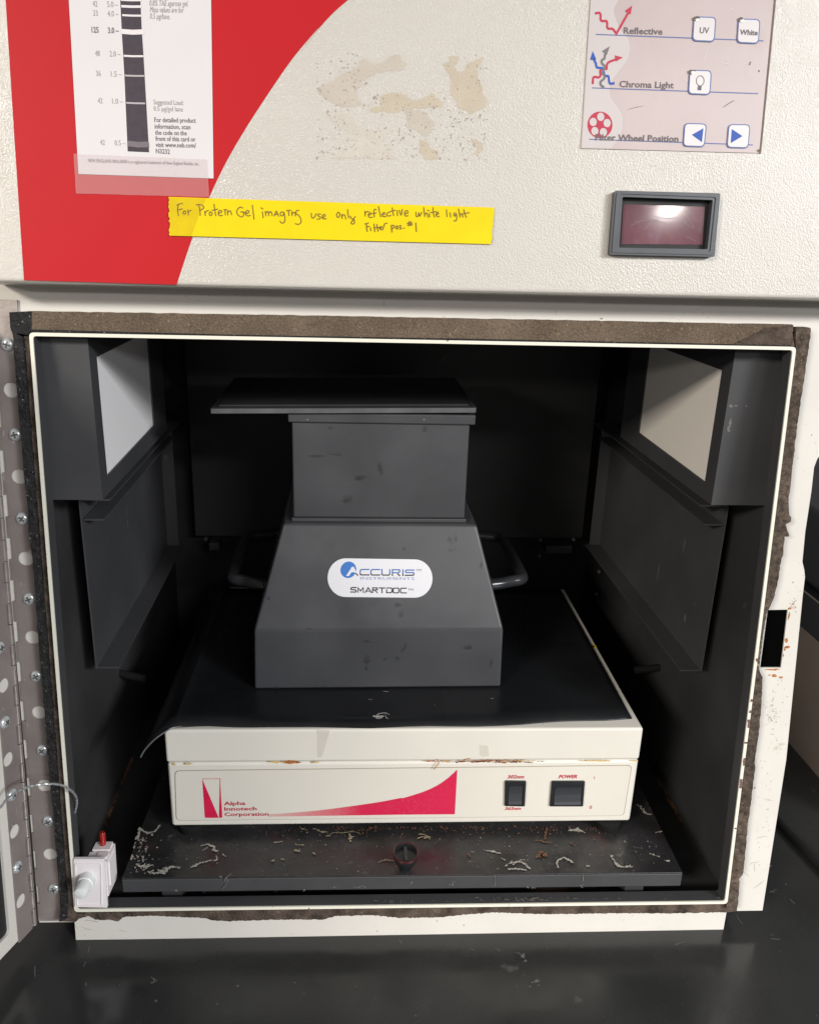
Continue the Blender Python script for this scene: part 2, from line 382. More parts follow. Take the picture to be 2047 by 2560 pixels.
def rrect(u0, v0, u1, v1, r, n=4):
    out = []
    for cx, cy, a0 in ((u1-r, v1-r, 0), (u0+r, v1-r, 90), (u0+r, v0+r, 180), (u1-r, v0+r, 270)):
        for i in range(n+1):
            a = radians(a0+90*i/n); out.append((cx+r*cos(a), cy+r*sin(a)))
    return out
def rquad(q, r, n=4):
    """rounded corners on a quad/polygon of (u, v) points"""
    out = []; N_ = len(q)
    for i in range(N_):
        a, b, c = V3((*q[i-1], 0)), V3((*q[i], 0)), V3((*q[(i+1) % N_], 0))
        p = b+(a-b).normalized()*r; s = b+(c-b).normalized()*r
        for k in range(n+1):
            t = k/n; x = p*(1-t)**2 + b*2*t*(1-t) + s*t*t; out.append((x.x, x.y))
    return out
def circle(cx, cy, r, n=24, ry=None, a0=0):
    return [(cx+r*cos(2*pi*i/n+a0), cy+(ry or r)*sin(2*pi*i/n+a0)) for i in range(n)]
def blob(cx, cy, rx, ry, n=10, j=0.35, rot=None):
    a0 = random.uniform(0, pi) if rot is None else rot
    out = []
    for i in range(n):
        a = 2*pi*i/n; k = 1+random.uniform(-j, j)
        x, y = rx*cos(a)*k, ry*sin(a)*k
        out.append((cx+x*cos(a0)-y*sin(a0), cy+x*sin(a0)+y*cos(a0)))
    return out
def ragged(pts, amp, step, seed=0, closed=False):
    """subdivide a polyline and push its points about"""
    out = []; n = len(pts); rn = random.Random(seed)
    for i in range(n if closed else n-1):
        a, b = V3((*pts[i], 0)), V3((*pts[(i+1) % n], 0)); d = (b-a).length; k = max(1, int(d/step))
        nn = V3((-(b-a).y, (b-a).x, 0)).normalized()
        for j in range(k):
            p = a.lerp(b, j/k) + nn*rn.uniform(-amp, amp)*(0 if (j == 0 and i == 0 and not closed) else 1)
            out.append((p.x, p.y))
    if not closed: out.append(tuple(pts[-1]))
    return out
def box(bm, x0, x1, y0, y1, z0, z1, T=None):
    vs = [bm.verts.new(T(V3((x, y, z))) if T else (x, y, z)) for x in (x0, x1) for y in (y0, y1) for z in (z0, z1)]
    for f in ((0, 1, 3, 2), (4, 6, 7, 5), (0, 4, 5, 1), (2, 3, 7, 6), (0, 2, 6, 4), (1, 5, 7, 3)): bm.faces.new([vs[i] for i in f])
def hexa(bm, bot, top):
    b = [bm.verts.new(p) for p in bot]; t = [bm.verts.new(p) for p in top]
    bm.faces.new(b[::-1]); bm.faces.new(t)
    for i in range(4): bm.faces.new([b[i], b[(i+1) % 4], t[(i+1) % 4], t[i]])
def bev(bm, w, seg=2, angle=0.5):
    bmesh.ops.recalc_face_normals(bm, faces=bm.faces); bm.normal_update()
    es = [e for e in bm.edges if len(e.link_faces) == 2 and e.calc_face_angle(0) > angle]
    bmesh.ops.bevel(bm, geom=es, offset=w, segments=seg, profile=0.5, affect='EDGES', clamp_overlap=True)
def nb(): return bmesh.new()
def tube(bm, pts, r, n=10, caps=True, twist=0):
    P = [V3(p) for p in pts]; rings = []; up = V3((0, 0, 1))
    for i, p in enumerate(P):
        t = (P[min(i+1, len(P)-1)]-P[max(i-1, 0)]).normalized()
        if i == 0:
            a = t.cross(up) if abs(t.dot(up)) < 0.95 else t.cross(V3((1, 0, 0))); a.normalize()
        else: a = (a - t*a.dot(t)).normalized()
        b = t.cross(a); rr = r[i] if isinstance(r, (list, tuple)) else r
        rings.append([bm.verts.new(p+(a*cos(2*pi*k/n+twist*i)+b*sin(2*pi*k/n+twist*i))*rr) for k in range(n)])
    for i in range(len(rings)-1):
        for k in range(n): bm.faces.new([rings[i][k], rings[i][(k+1) % n], rings[i+1][(k+1) % n], rings[i+1][k]])
    if caps: bm.faces.new(rings[0][::-1]); bm.faces.new(rings[-1])
def lathe(bm, o, axis, prof, n=28):
    """prof: list of (distance along axis, radius)"""
    o = V3(o); ax = V3(axis).normalized(); a = ax.cross(V3((0, 0, 1)) if abs(ax.z) < .9 else V3((1, 0, 0))).normalized(); b = ax.cross(a)
    rings = []
    for t, r in prof:
        if r < 1e-6: rings.append([bm.verts.new(o+ax*t)])
        else: rings.append([bm.verts.new(o+ax*t+(a*cos(2*pi*k/n)+b*sin(2*pi*k/n))*r) for k in range(n)])
    for i in range(len(rings)-1):
        A, B = rings[i], rings[i+1]
        for k in range(n):
            a_, b_ = A[k % len(A)], A[(k+1) % len(A)]; c_, d_ = B[(k+1) % len(B)], B[k % len(B)]
            f = []
            for v in (a_, b_, c_, d_):
                if v not in f: f.append(v)
            if len(f) > 2: bm.faces.new(f)
_tc = {}
def text_verts(s, bold, shear):
    key = (s, bold, shear)
    if key in _tc: return _tc[key]
    cu = bpy.data.curves.new('t', 'FONT'); cu.body = s; cu.resolution_u = 2; cu.offset = bold; cu.shear = shear
    o = bpy.data.objects.new('t', cu); me = o.to_mesh()
    vs = [(v.co.x, v.co.y) for v in me.vertices]; fs = [tuple(p.vertices) for p in me.polygons]
    o.to_mesh_clear(); bpy.data.objects.remove(o); bpy.data.curves.remove(cu)
    _tc[key] = (vs, fs); return _tc[key]
def text(bm, pl, s, p0, p1, h, cap=None, bold=0.0, shear=0.0, htop=0.73):
    """flat lettering from baseline start p0 to baseline end p1 (u, v); cap = capital height"""
    vs, fs = text_verts(s, bold, shear)
    if not vs: return
    x0 = min(v[0] for v in vs); x1 = max(v[0] for v in vs)
    a, b = V3((*p0, 0)), V3((*p1, 0)); d = b-a; sc = d.length/(x1-x0); d.normalize(); nn = V3((-d.y, d.x, 0))
    sy = sc if cap is None else cap/htop
    vv = []
    for x, y in vs:
        q = a + d*((x-x0)*sc) + nn*(y*sy); vv.append(bm.verts.new(pl.P(q.x, q.y, h)))
    for f in fs:
        try: bm.faces.new([vv[i] for i in f])
        except ValueError: pass
def crop(ox, oy, k):
    """coordinates read off an enlarged crop of the photograph -> overview coordinates"""
    return lambda x, y: ((ox+x/k)/1.1874, (oy+y/k)/1.1874)

# ---------------------------------------------------------------- main planes
LN, SK = 0.1039, -0.0195
Uf = V3((1, SK, 0)); Vf = V3((0, sin(LN), cos(LN)))
FR = Plane((0, 0, 0), Uf, Vf)                 # plane of the opening rim, leaning back
HO = 0.024
HD = Plane(FR.P(0, 0, HO), Uf, Vf)            # front of the header housing
FH = -0.010                                   # face plate sits behind the rim
FP = Plane(FR.P(0, 0, FH), Uf, Vf)
ZC = -0.034                                   # worktop

# ================================================================ setting
b = nb(); box(b, -2.0, 2.0, -0.62, 0.95, ZC-0.03, ZC); obj('countertop', b, 'counter'); tag(bpy.data.objects['countertop'], kind='structure')
b = nb(); box(b, -2.0, 2.0, 0.95, 1.0, ZC-0.03, 1.9); tag(obj('back_wall', b, 'wallgrey'), kind='structure')
# scratches and crumbs on the worktop
CT = Plane((0, 0, ZC), (1, 0, 0), (0, 1, 0))
b = nb()
c6 = crop(0, 1850, 3.037); cr = crop(1450, 1850, 2.888); cm = crop(950, 2000, 1.9156)
scr = [[c6(265, 1725), c6(266, 1800)], [c6(680, 1575), c6(668, 1620)], [c6(650, 1690), c6(635, 1725)], [c6(1145, 1800), c6(1160, 1815), c6(1195, 1830)], [c6(1160, 1845), c6(1190, 1835)], [c6(1165, 1850), c6(1172, 1830)],
       [c6(650, 1850), c6(655, 1872)], [cr(1130, 1265), cr(1145, 1300), cr(1175, 1335)], [cr(680, 1495), cr(700, 1480), cr(760, 1462)],
       [cr(1365, 1110), cr(1400, 1090), cr(1425, 1085)], [cr(1370, 1095), cr(1405, 1105)], [cr(1515, 1155), cr(1550, 1190)], [cr(1480, 1040), cr(1490, 1055)],
       [cr(1380, 1440), cr(1440, 1445)], [cm(92, 675), cm(104, 690)], [cm(435, 715), cm(450, 725)], [cm(555, 715), cm(575, 728)], [cm(650, 735), cm(670, 740), cm(695, 765)]]
for i, s in enumerate(scr): ribbon(b, CT, smooth_pts(CT.uvs(s)), 0.0006, 0.0002+0.00001*i, taper=len(s) > 2)
for i in range(70):
    u, v = random.uniform(-0.27, 0.42), random.uniform(-0.09, 0.0)
    if i > 50: u, v = random.uniform(0.28, 0.42), random.uniform(-0.05, 0.25)
    flat(b, CT, blob(u, v, random.uniform(.0002, .0006), random.uniform(.0002, .0004), 6), 0.0002)
for x, y, r_ in ((1101, 2014, 3.4), (1108, 2024, 2.6), (1128, 2066, 3.2), (1120, 2070, 2), (1116, 2078, 1.6), (1134, 2076, 1.6), (500, 2076, 2.6), (325, 2064, 2.4), (320, 2070, 1.5), (620, 2071, 1.8), (640, 2092, 1.4), (328, 2110, 2.6), (875, 2140, 1.4)):
    for k in range(3):
        u, v = CT.uv(x+random.gauss(0, r_*.6), y+random.gauss(0, r_*.5)); flat(b, CT, blob(u, v, r_*.0005*random.uniform(.4, 1), r_*.00025, 8, .5, random.uniform(-.8, .8)), .0003+.00002*k)
M['dust'] = mat('pale_dust', (0.13, 0.13, 0.125, 1), 0.7)
tag(obj('dust_and_scratches', b, 'dust'), 'pale scratches and crumbs scattered on the black worktop', 'dust', kind='stuff')

# ================================================================ cabinet
CAB = empty('gel_imaging_cabinet', (0, 0.15, ZC), 'cream and black gel imaging cabinet with its door open, standing on the black worktop', 'cabinet')
CW = 0.262; ZF = -0.015; YB = 0.43; ZT = 0.56
rimc = [FR.uv(160, 1918), FR.uv(1528, 1901), FR.uv(1672, 734), FR.uv(65.5, 704)]       # BL BR TR TL
def grow(q, d):
    (a, b_, c, e) = q
    return [(a[0]-d, a[1]-d), (b_[0]+d, b_[1]-d), (c[0]+d, c[1]+d), (e[0]-d, e[1]+d)]
r_out = rquad(grow(rimc, 0.0013), 0.003); r_in = rquad(grow(rimc, -0.0009), 0.0022)
b = nb(); slab(b, FR, r_out, -0.0105, 0.0, [r_in]); obj('opening_rim', b, 'rim', CAB)
r_in2 = rquad(grow(rimc, -0.0012), 0.002); r_o2 = rquad(grow(rimc, -0.00095), 0.0022)
b = nb(); slab(b, FR, r_o2, -0.0125, -0.0012, [r_in2]); obj('rim_liner', b, 'dark', CAB)

# face plate (flat sheet round the opening, bottom flange, right jamb with latch slot)
redge = [(1605, 1918), (1655, 1600), (1690, 1252), (1694.5, 1215), (1693, 1200), (1689, 1183), (1695, 1120), (1708, 1034), (1713.6, 984), (1720, 967), (1733, 948), (1760, 925), (1790, 915)]
out = FP.uvs([(160, 1980), (1522, 1962), (1529.7, 1919)]) + FP.uvs(redge)
ur = out[-1][0]
out += [(ur, 0.47), (-0.2815, 0.47), (-0.2815, FP.uv(100, 1943)[1]), FP.uv(157, 1942)]
slot = FP.uvs([(1616, 1284.5), (1658.5, 1283.7), (1644, 1406), (1600, 1406)])
b = nb(); slab(b, FP, out, -0.0012, 0.0, [grow(rimc, 0.00145), slot]); obj('face_plate', b, 'face', CAB)
b = nb(); slab(b, FP, [(p[0]+.0006 if i in (0, 3) else p[0]+.002, p[1]) for i, p in enumerate(slot)], -0.022, -0.0014); obj('latch_recess', b, 'void', CAB)
# paint loss and rust around the latch slot
b = nb(); cs = crop(1850, 1500, 2.873)
for x, y, rx, ry in ((358, 60, 10, 8), (352, 105, 5, 20), (333, 290, 9, 14), (340, 340, 16, 7), (320, 355, 5, 10), (235, 500, 45, 5), (245, 545, 18, 8), (210, 540, 8, 4), (345, 130, 3, 12), (310, 400, 3, 10), (290, 555, 12, 5)):
    u, v = FP.uv(*cs(x, y)); k = 0.00033/2.873*1.0
    flat(b, FP, blob(u, v, rx*k*1.1, ry*k*1.1, 10, .45, 0), 0.0002)
tag(obj('rust_patch', b, 'rust', CAB), kind='stuff')
b = nb()
for i in range(170):
    if i < 60: x, y = random.gauss(225, 25), random.gauss(790, 60)
    elif i < 100: x, y = random.gauss(290, 30), random.uniform(500, 1100)
    elif i < 135: x, y = random.gauss(385, 14), random.gauss(40, 30)
    else: x, y = random.uniform(120, 220), random.uniform(1300, 2000)
    u, v = FP.uv(*cs(x, y)); s = random.uniform(.00012, .0004)
    flat(b, FP, blob(u, v, s*random.uniform(.8, 2.4), s, 6), 0.0002)
for s in ([(95, 2075), (130, 2050), (175, 2015)], [(70, 1905), (85, 1890), (130, 1885)], [(120, 1710), (165, 1700), (200, 1701)], [(165, 1430), (200, 1433), (232, 1445)], [(30, 1960), (60, 1985)], [(100, 1895), (105, 1950)]):
    ribbon(b, FP, smooth_pts(FP.uvs([cs(*q) for q in s])), 0.0003, 0.00025, taper=True)
c6b = crop(0, 2100, 5.224)
for s in ([(1100, 1060), (1160, 1050), (1270, 1075)], [(1060, 1130), (1120, 1160), (1200, 1170)], [(1230, 1060), (1290, 1075)], [(990, 1130), (1020, 1160)], [(1550, 1180), (1650, 1200)]):
    ribbon(b, FP, smooth_pts(FP.uvs([c6b(*q) for q in s])), 0.0004, 0.00025, taper=True)
tag(obj('paint_chips', b, 'speck', CAB), kind='stuff')

# cavity: inner walls, floor, ceiling, back
for s in (-1, 1):
    b = nb(); x0, x1 = sorted((s*CW, s*(CW+0.012)))
    hexa(b, [(x0, 0.018, ZF-.002), (x1, 0.018, ZF-.002), (x1, 0.50, ZF-.002), (x0, 0.50, ZF-.002)], [(x0, 0.075, ZT), (x1, 0.075, ZT), (x1, 0.50, ZT), (x0, 0.50, ZT)])
    obj('side_wall', b, 'cavity', CAB)
b = nb(); box(b, -CW, CW, 0.016, 0.50, ZF-0.006, ZF); obj('floor_panel', b, 'cavity', CAB)
b = nb(); box(b, -CW, CW, 0.078, 0.50, ZT-0.004, ZT); obj('ceiling_panel', b, 'cavity', CAB)
b = nb(); box(b, -CW, CW, 0.47, 0.475, ZF, ZT-.004); obj('back_wall_panel', b, 'cavity', CAB)
# jamb sheets added to block light leaking between rim and walls
for s in (-1, 1):
    b = nb()
    hexa(b, [FR.P(s*.2515, -.006, -.0125), FR.P(s*.2745, -.006, -.0125), FR.P(s*.2745, -.006, -.0135), FR.P(s*.2515, -.006, -.0135)],
         [FR.P(s*.2515, .47, -.0125), FR.P(s*.2745, .47, -.0125), FR.P(s*.2745, .47, -.0135), FR.P(s*.2515, .47, -.0135)])
    obj('jamb_leak_blocker', b, 'cavity', CAB)
b = nb(); hexa(b, [FR.P(-.26, .4285, -.0125), FR.P(.26, .4285, -.0125), FR.P(.26, .4285, -.0145), FR.P(-.26, .4285, -.0145)],
               [FR.P(-.26, .57, -.0125), FR.P(.26, .57, -.0125), FR.P(.26, .57, -.0145), FR.P(-.26, .57, -.0145)])
obj('lintel_backing', b, 'cavity', CAB)
b = nb(); hexa(b, [FR.P(-.25, -.022, -.0125), FR.P(.25, -.022, -.0125), FR.P(.25, -.022, -.0135), FR.P(-.25, -.022, -.0135)],
               [FR.P(-.25, -.0035, -.0125), FR.P(.25, -.0035, -.0125), FR.P(.25, -.0035, -.0135), FR.P(-.25, -.0035, -.0135)])
obj('sill_backing', b, 'cavity', CAB)
# outer shell
for s in (-1, 1):
    b = nb(); x0, x1 = sorted((s*0.2755, s*0.2775))
    hexa(b, [(x0, 0.016, -.008), (x1, 0.016, -.008), (x1, 0.51, -.008), (x0, 0.51, -.008)], [(x0, 0.069, .46), (x1, 0.069, .46), (x1, 0.51, .46), (x0, 0.51, .46)])
    obj('side_panel', b, 'face', CAB)
b = nb(); box(b, -.250, .250, 0.012, 0.50, -.0262, -.0245); obj('base_plate', b, 'face', CAB)
for x in (-.2, .2):
    for y in (.05, .45):
        b = nb(); lathe(b, (x, y, ZC), (0, 0, 1), [(0, 0), (0, .011), (.0078, .012), (.0078, 0)], 20); obj('foot', b, 'rubber', CAB, True)
# rust streaks along the floor edges
FLP = Plane((0, 0, ZF), (1, 0, 0), (0, 1, 0))
b = nb()
for p0, p1 in (((190, 1795), (272, 1600)), ((1440, 1740), (1385, 1640))):
    a, c = FLP.uv(*p0), FLP.uv(*p1)
    for i in range(60):
        t = random.random(); sg = -1 if a[0] < 0 else 1
        u = a[0]+(c[0]-a[0])*t + random.gauss(0, .0016); v = a[1]+(c[1]-a[1])*t
        u = max(-.2612, min(.2612, u))
        flat(b, FLP, blob(u, v, random.uniform(.0005, .002), random.uniform(.001, .005), 8, .5, 0), .0003+.000008*i)
tag(obj('floor_rust', b, 'cavity_rust', CAB), kind='stuff')
# slide rails below the shelf
for px0, px1, mt in ((430, 582, 'cavity'), (1116, 1122, 'dark'), (1125, 1190, 'cavity_rust'), (1262, 1268, 'dark'), (578, 584, 'dark'), (428, 433, 'dark')):
    a = on_axis(px0, 1885, 'y', .034); c = on_axis(px1, 1885, 'y', .034); b = nb()
    yo = .0345 if mt != 'dark' else .0315
    box(b, a.x, c.x, yo, .30 if mt != 'dark' else .034, ZF, .0035); obj('slide_rail', b, mt, CAB)

# lamp boxes with diffusers
for s, dm in ((-1, 'diff'), (1, 'diffw')):
    XL = s*.219; lp = Plane((XL, 0, 0), (0, 1, 0), (0, 0, 1), (-s, 0, 0))
    b = nb(); slab(b, lp, [(.0605, .3077), (.275, .3077), (.275, .43), (.0605, .43)], -.0012, 0, [[(.0768, .3205), (.227, .3232), (.227, .4045), (.0768, .4045)]])
    x0, x1 = sorted((XL, s*(CW-.0003)))
    fx0, fx1 = sorted((XL+s*.0012, s*(CW-.0003)))
    box(b, fx0, fx1, .0605, .0617, .3077, .43); box(b, fx0, fx1, .0617, .275, .3077, .3089); box(b, fx0, fx1, .2738, .275, .3089, .43)
    lb = obj('lamp_box', b, 'dark', CAB)
    b = nb(); slab(b, lp, [(.07, .313), (.235, .313), (.235, .412), (.07, .412)], -.0045, -.0014); obj('lamp_diffuser', b, dm, lb)
b = nb(); bp = Plane((0, .0605, 0), (1, 0, 0), (0, 0, 1))
for x, y, rx, ry in ((1537, 854, 7, 3), (1548, 854, 3, 2), (1571, 855, 2, 2), (1533, 903, 5, 6), (1536, 890, 3, 8)):
    u, v = bp.uv(x, y); flat(b, bp, blob(u, v, rx*.00035, ry*.00035, 9, .5, 0), .0003)
tag(obj('scuff_marks', b, 'crustd', CAB), kind='stuff')

# side brackets: plate, inward bottom flange, rear return flange, top channel
for s in (-1, 1):
    X = s*.2478; y0, y1, z0, z1 = (.101, .3735, .152, .294) if s < 0 else (.093, .386, .1545 if s > 0 else 0, .2955)
    if s > 0: y0, y1, z0, z1 = .0925, .386, .150, .296
    xo = X + s*.0012; inn = lambda d: X - s*d
    b = nb()
    x0, x1 = sorted((X, xo)); box(b, x0, x1, y0, y1, z0, z1)
    x0, x1 = sorted((X, inn(.0172))); box(b, x0, x1, y0+.0005, y1, z0, z0+.0011)          # bottom flange
    x0, x1 = sorted((X, inn(.0125))); box(b, x0, x1, y1-.0012, y1, z0+.0013, z1-.0005)          # rear return
    x0, x1 = sorted((X, inn(.022))); box(b, x0, x1, y0, y1, z1, z1+.0012)                   # top flange
    x0, x1 = sorted((inn(.001), inn(.0158))); box(b, x0, x1, y0+.001, y1-.002, z1-.0162, z1-.0150)          # channel lip
    obj('side_bracket', b, 'dark', CAB)
b = nb(); bk = Plane((.2478, 0, 0), (0, 1, 0), (0, 0, 1), (-1, 0, 0)); bkl = Plane((-.2478, 0, 0), (0, 1, 0), (0, 0, 1), (1, 0, 0))
for x, y, rx, ry in ((1441, 1147, 4, 16), (1386, 1207, 4, 18), (1403, 1132, 2, 3), (1463, 1270, 2, 5), (1443, 1300, 5, 8)):
    u, v = bk.uv(x, y); flat(b, bk, blob(u, v, rx*.0005, ry*.0005, 10, .2, 0), .0003)
for x, y, rx, ry in ((266, 1080, 3, 12), (268, 1102, 3, 8), (225, 1130, 1, 3)):
    u, v = bkl.uv(x, y); flat(b, bkl, blob(u, v, rx*.0005, ry*.0005, 10, .2, 0), .0003)
tag(obj('bracket_scuffs', b, 'edge', CAB), kind='stuff')
# rear panel with its lower gap, screws and cable clips
b = nb(); box(b, -.2255, .2365, .42, .4215, .147, ZT-.004); obj('rear_panel', b, 'dark' if False else 'cavity', CAB)
M['rear'] = mat('rear_panel_paint', (0.036, 0.036, 0.036, 1), 0.5, mott=[(8, 0.2, 4)], specks=[(30, 0.66, 0.76, (0.07, 0.07, 0.065, 1))])
bpy.data.objects['rear_panel'].data.materials[0] = M['rear']
for x, y in ((433, 1136), (1138, 1138), (1208, 1137), (1136, 1172), (1262, 1205), (1256, 1251)):
    p = on_axis(x, y, 'y', .40); b = nb(); lathe(b, p, (0, -1, 0), [(-.003, .0024), (0, .0022), (.0010, .0013), (.0013, 0)], 12)
    obj('screw', b, 'edge', CAB, True)
for x0, y0, x1, y1 in ((440, 1144, 462, 1160), (1148, 1150, 1205, 1166)):
    a = on_axis(x0, y1, 'y', .405); c = on_axis(x1, y0, 'y', .405); b = nb(); box(b, a.x, c.x, .405, .43, a.z, c.z); bev(b, .001); obj('cable_clip', b, 'dark', CAB)
# rod sticking out by the left wall, and its twin on the right
for pts in ([(-.262, .205, .088), (-.238, .198, .086)], [(.262, .205, .09), (.236, .20, .09)]):
    b = nb(); tube(b, pts, .0036, 14); obj('locating_rod', b, 'rubber', CAB, True)

# foam gaskets
FT = -0.0012
rl = lambda q, h: FR.uv(*q, h)
topf = ragged([FR.uv(x, y, FT) for x, y in ((67, 654.5), (500, 661), (1000, 670), (1668, 682.5))], .0002, .004, 1)
o1 = grow(rimc, .0014)
def foam(name_mat, pts, h1, lab=None, amp=.0005):
    b = nb(); slab(b, FR, pts, FH+.0003, h1); o = obj('foam_gasket', b, name_mat, CAB)
    if lab: o['label'] = lab
    return o
tl, trr = o1[3], o1[2]
foam('foamt', topf + [FR.uv(1668, 700, FT), (trr[0]-.001, trr[1]+.0002), (tl[0]+.001, tl[1]+.0002)], FT, 'brown foam strip above the opening')
foam('foaml', [FR.uv(*q, FT+.0003) for q in ((67, 693), (500, 704.5), (1000, 713), (1450, 722), (1660, 727), (1668, 700), (1690, 700), (1674, 731.5), (1672, 733))][:5] + [(trr[0]-.001, trr[1]+.0002), (tl[0]+.001, tl[1]+.0002)], FT+.0003, 'darker lower edge of the top foam strip')  # darker strip along the bottom of the top foam
b = nb(); slab(b, FR, ragged([FR.uv(*q, FT) for q in ((1545, 722), (1575, 708), (1598, 698), (1610, 690), (1640, 687), (1668, 684), (1668, 726), (1600, 725))], .0005, .0012, 77, True)[::-1], FT-.001, FT+.0006); tag(obj('foam_gasket', b, 'foamb', CAB), 'torn dark end of the top foam strip')
b = nb(); i = 0
for y0_c, y1_c in ((1386, 1394), (1472, 1478), (1496, 1501), (1515, 1533), (1562, 1566), (1596, 1612), (1640, 1660), (1743, 1746)):
    va, vb_ = FR.uv(1600, y0_c)[1], FR.uv(1600, y1_c)[1]; t = lambda v: rimc[1][0]+(rimc[2][0]-rimc[1][0])*(v-rimc[1][1])/(rimc[2][1]-rimc[1][1])
    flat(b, FR, ragged([(t(vb_)-random.uniform(-.0004, .0009), vb_), (t(vb_)+.0013, vb_), (t(va)+.0013, va), (t(va)-random.uniform(-.0004, .0009), va)], .0003, .0008, int(y0_c), True), .0002)
for x_c in (650, 905, 1098, 1298):
    u_, v_ = FR.uv(x_c, 1911 if x_c > 1200 else 1914); flat(b, FR, blob(u_, v_, .0005, .0009, 7, .4, 0), .0002)
M['rimchip'] = mat('chipped_rim_metal', (0.15, 0.09, 0.075, 1), .7); tag(obj('rim_chips', b, 'rimchip', CAB), kind='stuff')
foam('foaml', [FR.uv(*q, FT) for q in ((20, 657), (66.5, 654.5), (66.5, 690), (64, 698.5), (58, 704), (26, 700), (22, 690))], FT+.0004, 'black foam end piece at the top left corner')
lo = [(26.7, 704), (33, 793), (40.6, 882), (49.5, 983), (58.4, 1072), (61, 1120), (70, 1196.5), (76, 1285), (82.6, 1374), (90, 1463), (97.8, 1552), (104, 1641), (111, 1696.7), (118, 1780), (126, 1849), (129, 1904.6), (124, 1942)]
lo_uv = [FR.uv(*q, FT) for q in lo]
bl = o1[0]; d0 = V3((tl[0]-bl[0], tl[1]-bl[1], 0))
def rimx(v, d): t = (v-bl[1])/(tl[1]-bl[1]); return bl[0]+(tl[0]-bl[0])*t - d
foam('foaml', ragged(lo_uv, .0003, .004, 2)[::1] + [(rimx(-.006, .0052), -.006), (rimx(.4225, .0045), .4225), FR.uv(24, 696, FT)], FT, 'black speckled foam strip down the left jamb')
foam('foamb', ragged([(rimx(.423, .0043), .423), (rimx(.2, .0045), .2), (rimx(-.006, .0050), -.006)], .0002, .004, 5) + [(rimx(-.006, .0002), -.006), (rimx(.423, .0002), .423)], FT-.0022, 'rusty brown inner foam strip beside the left rim')
foam('foamb', [FR.uv(*q, FT) for q in ((124, 1942), (128, 1922), (138, 1905), (152, 1912), (160, 1926), (178, 1926), (166, 1936), (159, 1943))], FT-.0005, 'crumbled foam lump at the bottom left corner')
ro = [(1675, 688), (1690, 687), (1706, 690), (1708, 696), (1699, 753), (1690.6, 814), (1679, 887), (1671.7, 954), (1663, 1027), (1659, 1060), (1661.5, 1085), (1666, 1089), (1665, 1098), (1654, 1104), (1660, 1124), (1661, 1129), (1652, 1130), (1648, 1168), (1644, 1184), (1638, 1220), (1629.4, 1261), (1619, 1281.5), (1615.7, 1288), (1609, 1316), (1600.3, 1386), (1598, 1412.7), (1605.5, 1427), (1603, 1482.6), (1597, 1550), (1589, 1600), (1590, 1616), (1581, 1689), (1574, 1739), (1569.6, 1791), (1565, 1838), (1556.5, 1852.6), (1553.6, 1902), (1550.7, 1919)]
br_ = o1[1]
ru = ragged([FR.uv(*q, FT) for q in ro], .0003, .0022, 3)
foam('foamr', ru + [(br_[0]+.0002, -.0068), (br_[0]+.0002, br_[1]), (trr[0]+.0002, trr[1])], FT, 'torn dark brown foam strip down the right jamb')
bo = [(166, 1935), (186, 1929), (200, 1937), (230, 1938), (249.6, 1941), (262, 1931), (330, 1929), (385, 1932), (430, 1933.5), (445, 1938), (474.8, 1941), (577, 1937), (679.5, 1937), (705, 1930), (782, 1928), (842, 1933.5), (919, 1932.8), (985, 1926), (1042, 1922), (1151.8, 1926), (1261.7, 1924), (1415.6, 1924), (1525, 1921.7), (1549, 1919)]
bu = ragged([FR.uv(*q, FT-.004) for q in bo], .00035, .0014, 4)
foam('foamb', bu + [(br_[0]+.0001, br_[1]-.0002), (bl[0]+.001, bl[1]-.0002)], FT-.004, 'thin worn foam strip below the opening')

# header housing
b = nb(); hb = FR.uv(860, 609.5, HO)[1]-.0002
hl, hr = -.272, .30
vb0 = HD.uv(0, 595)[1]; vb1 = HD.uv(1724, 632)[1]
sl = (vb1-vb0)/(HD.uv(1724, 632)[0]-HD.uv(0, 595)[0])
hexv = lambda u, v, h: HD.P(u, v, h)
bl_, br2 = vb0+sl*(hl-HD.uv(0, 595)[0]), vb1+sl*(hr-HD.uv(1724, 632)[0])
hexa(b, [hexv(hl, bl_, 0), hexv(hr, br2, 0), hexv(hr, br2, FH-HO+.0004), hexv(hl, bl_, FH-HO+.0004)], [hexv(hl, .80, 0), hexv(hr, .80, 0), hexv(hr, .80, FH-HO+.0004), hexv(hl, .80, FH-HO+.0004)])
bev(b, .0035, 4)
HDR = obj('header_housing', b, 'header', CAB, 'hard')
E = .00012
# red swoosh decal
c1 = crop(0, 0, 2.155); c2 = crop(700, 0, 2.463)
arc = [(372, 599)] + [c1(x, y) for x, y in ((985, 1430), (1040, 1270), (1090, 1150), (1150, 1010), (1230, 850), (1330, 680), (1450, 495), (1560, 335), (1640, 235), (1724, 140))] + [c2(x, y) for x, y in ((130, 310), (250, 160), (340, 65), (415, 0))] + [(775, -38), (800, -58)]
rpts = [(52, 589)] + arc + [(10, -58), (11.5, 0), (30, 290)]
b = nb(); au = smooth_pts(HD.uvs(arc), 3)
slab(b, HD, HD.uvs([(50.5, 589.5)]) + au + HD.uvs([(8, -58), (12, 0), (31, 300)]), .00002, E); obj('red_decal', b, 'red', HDR)

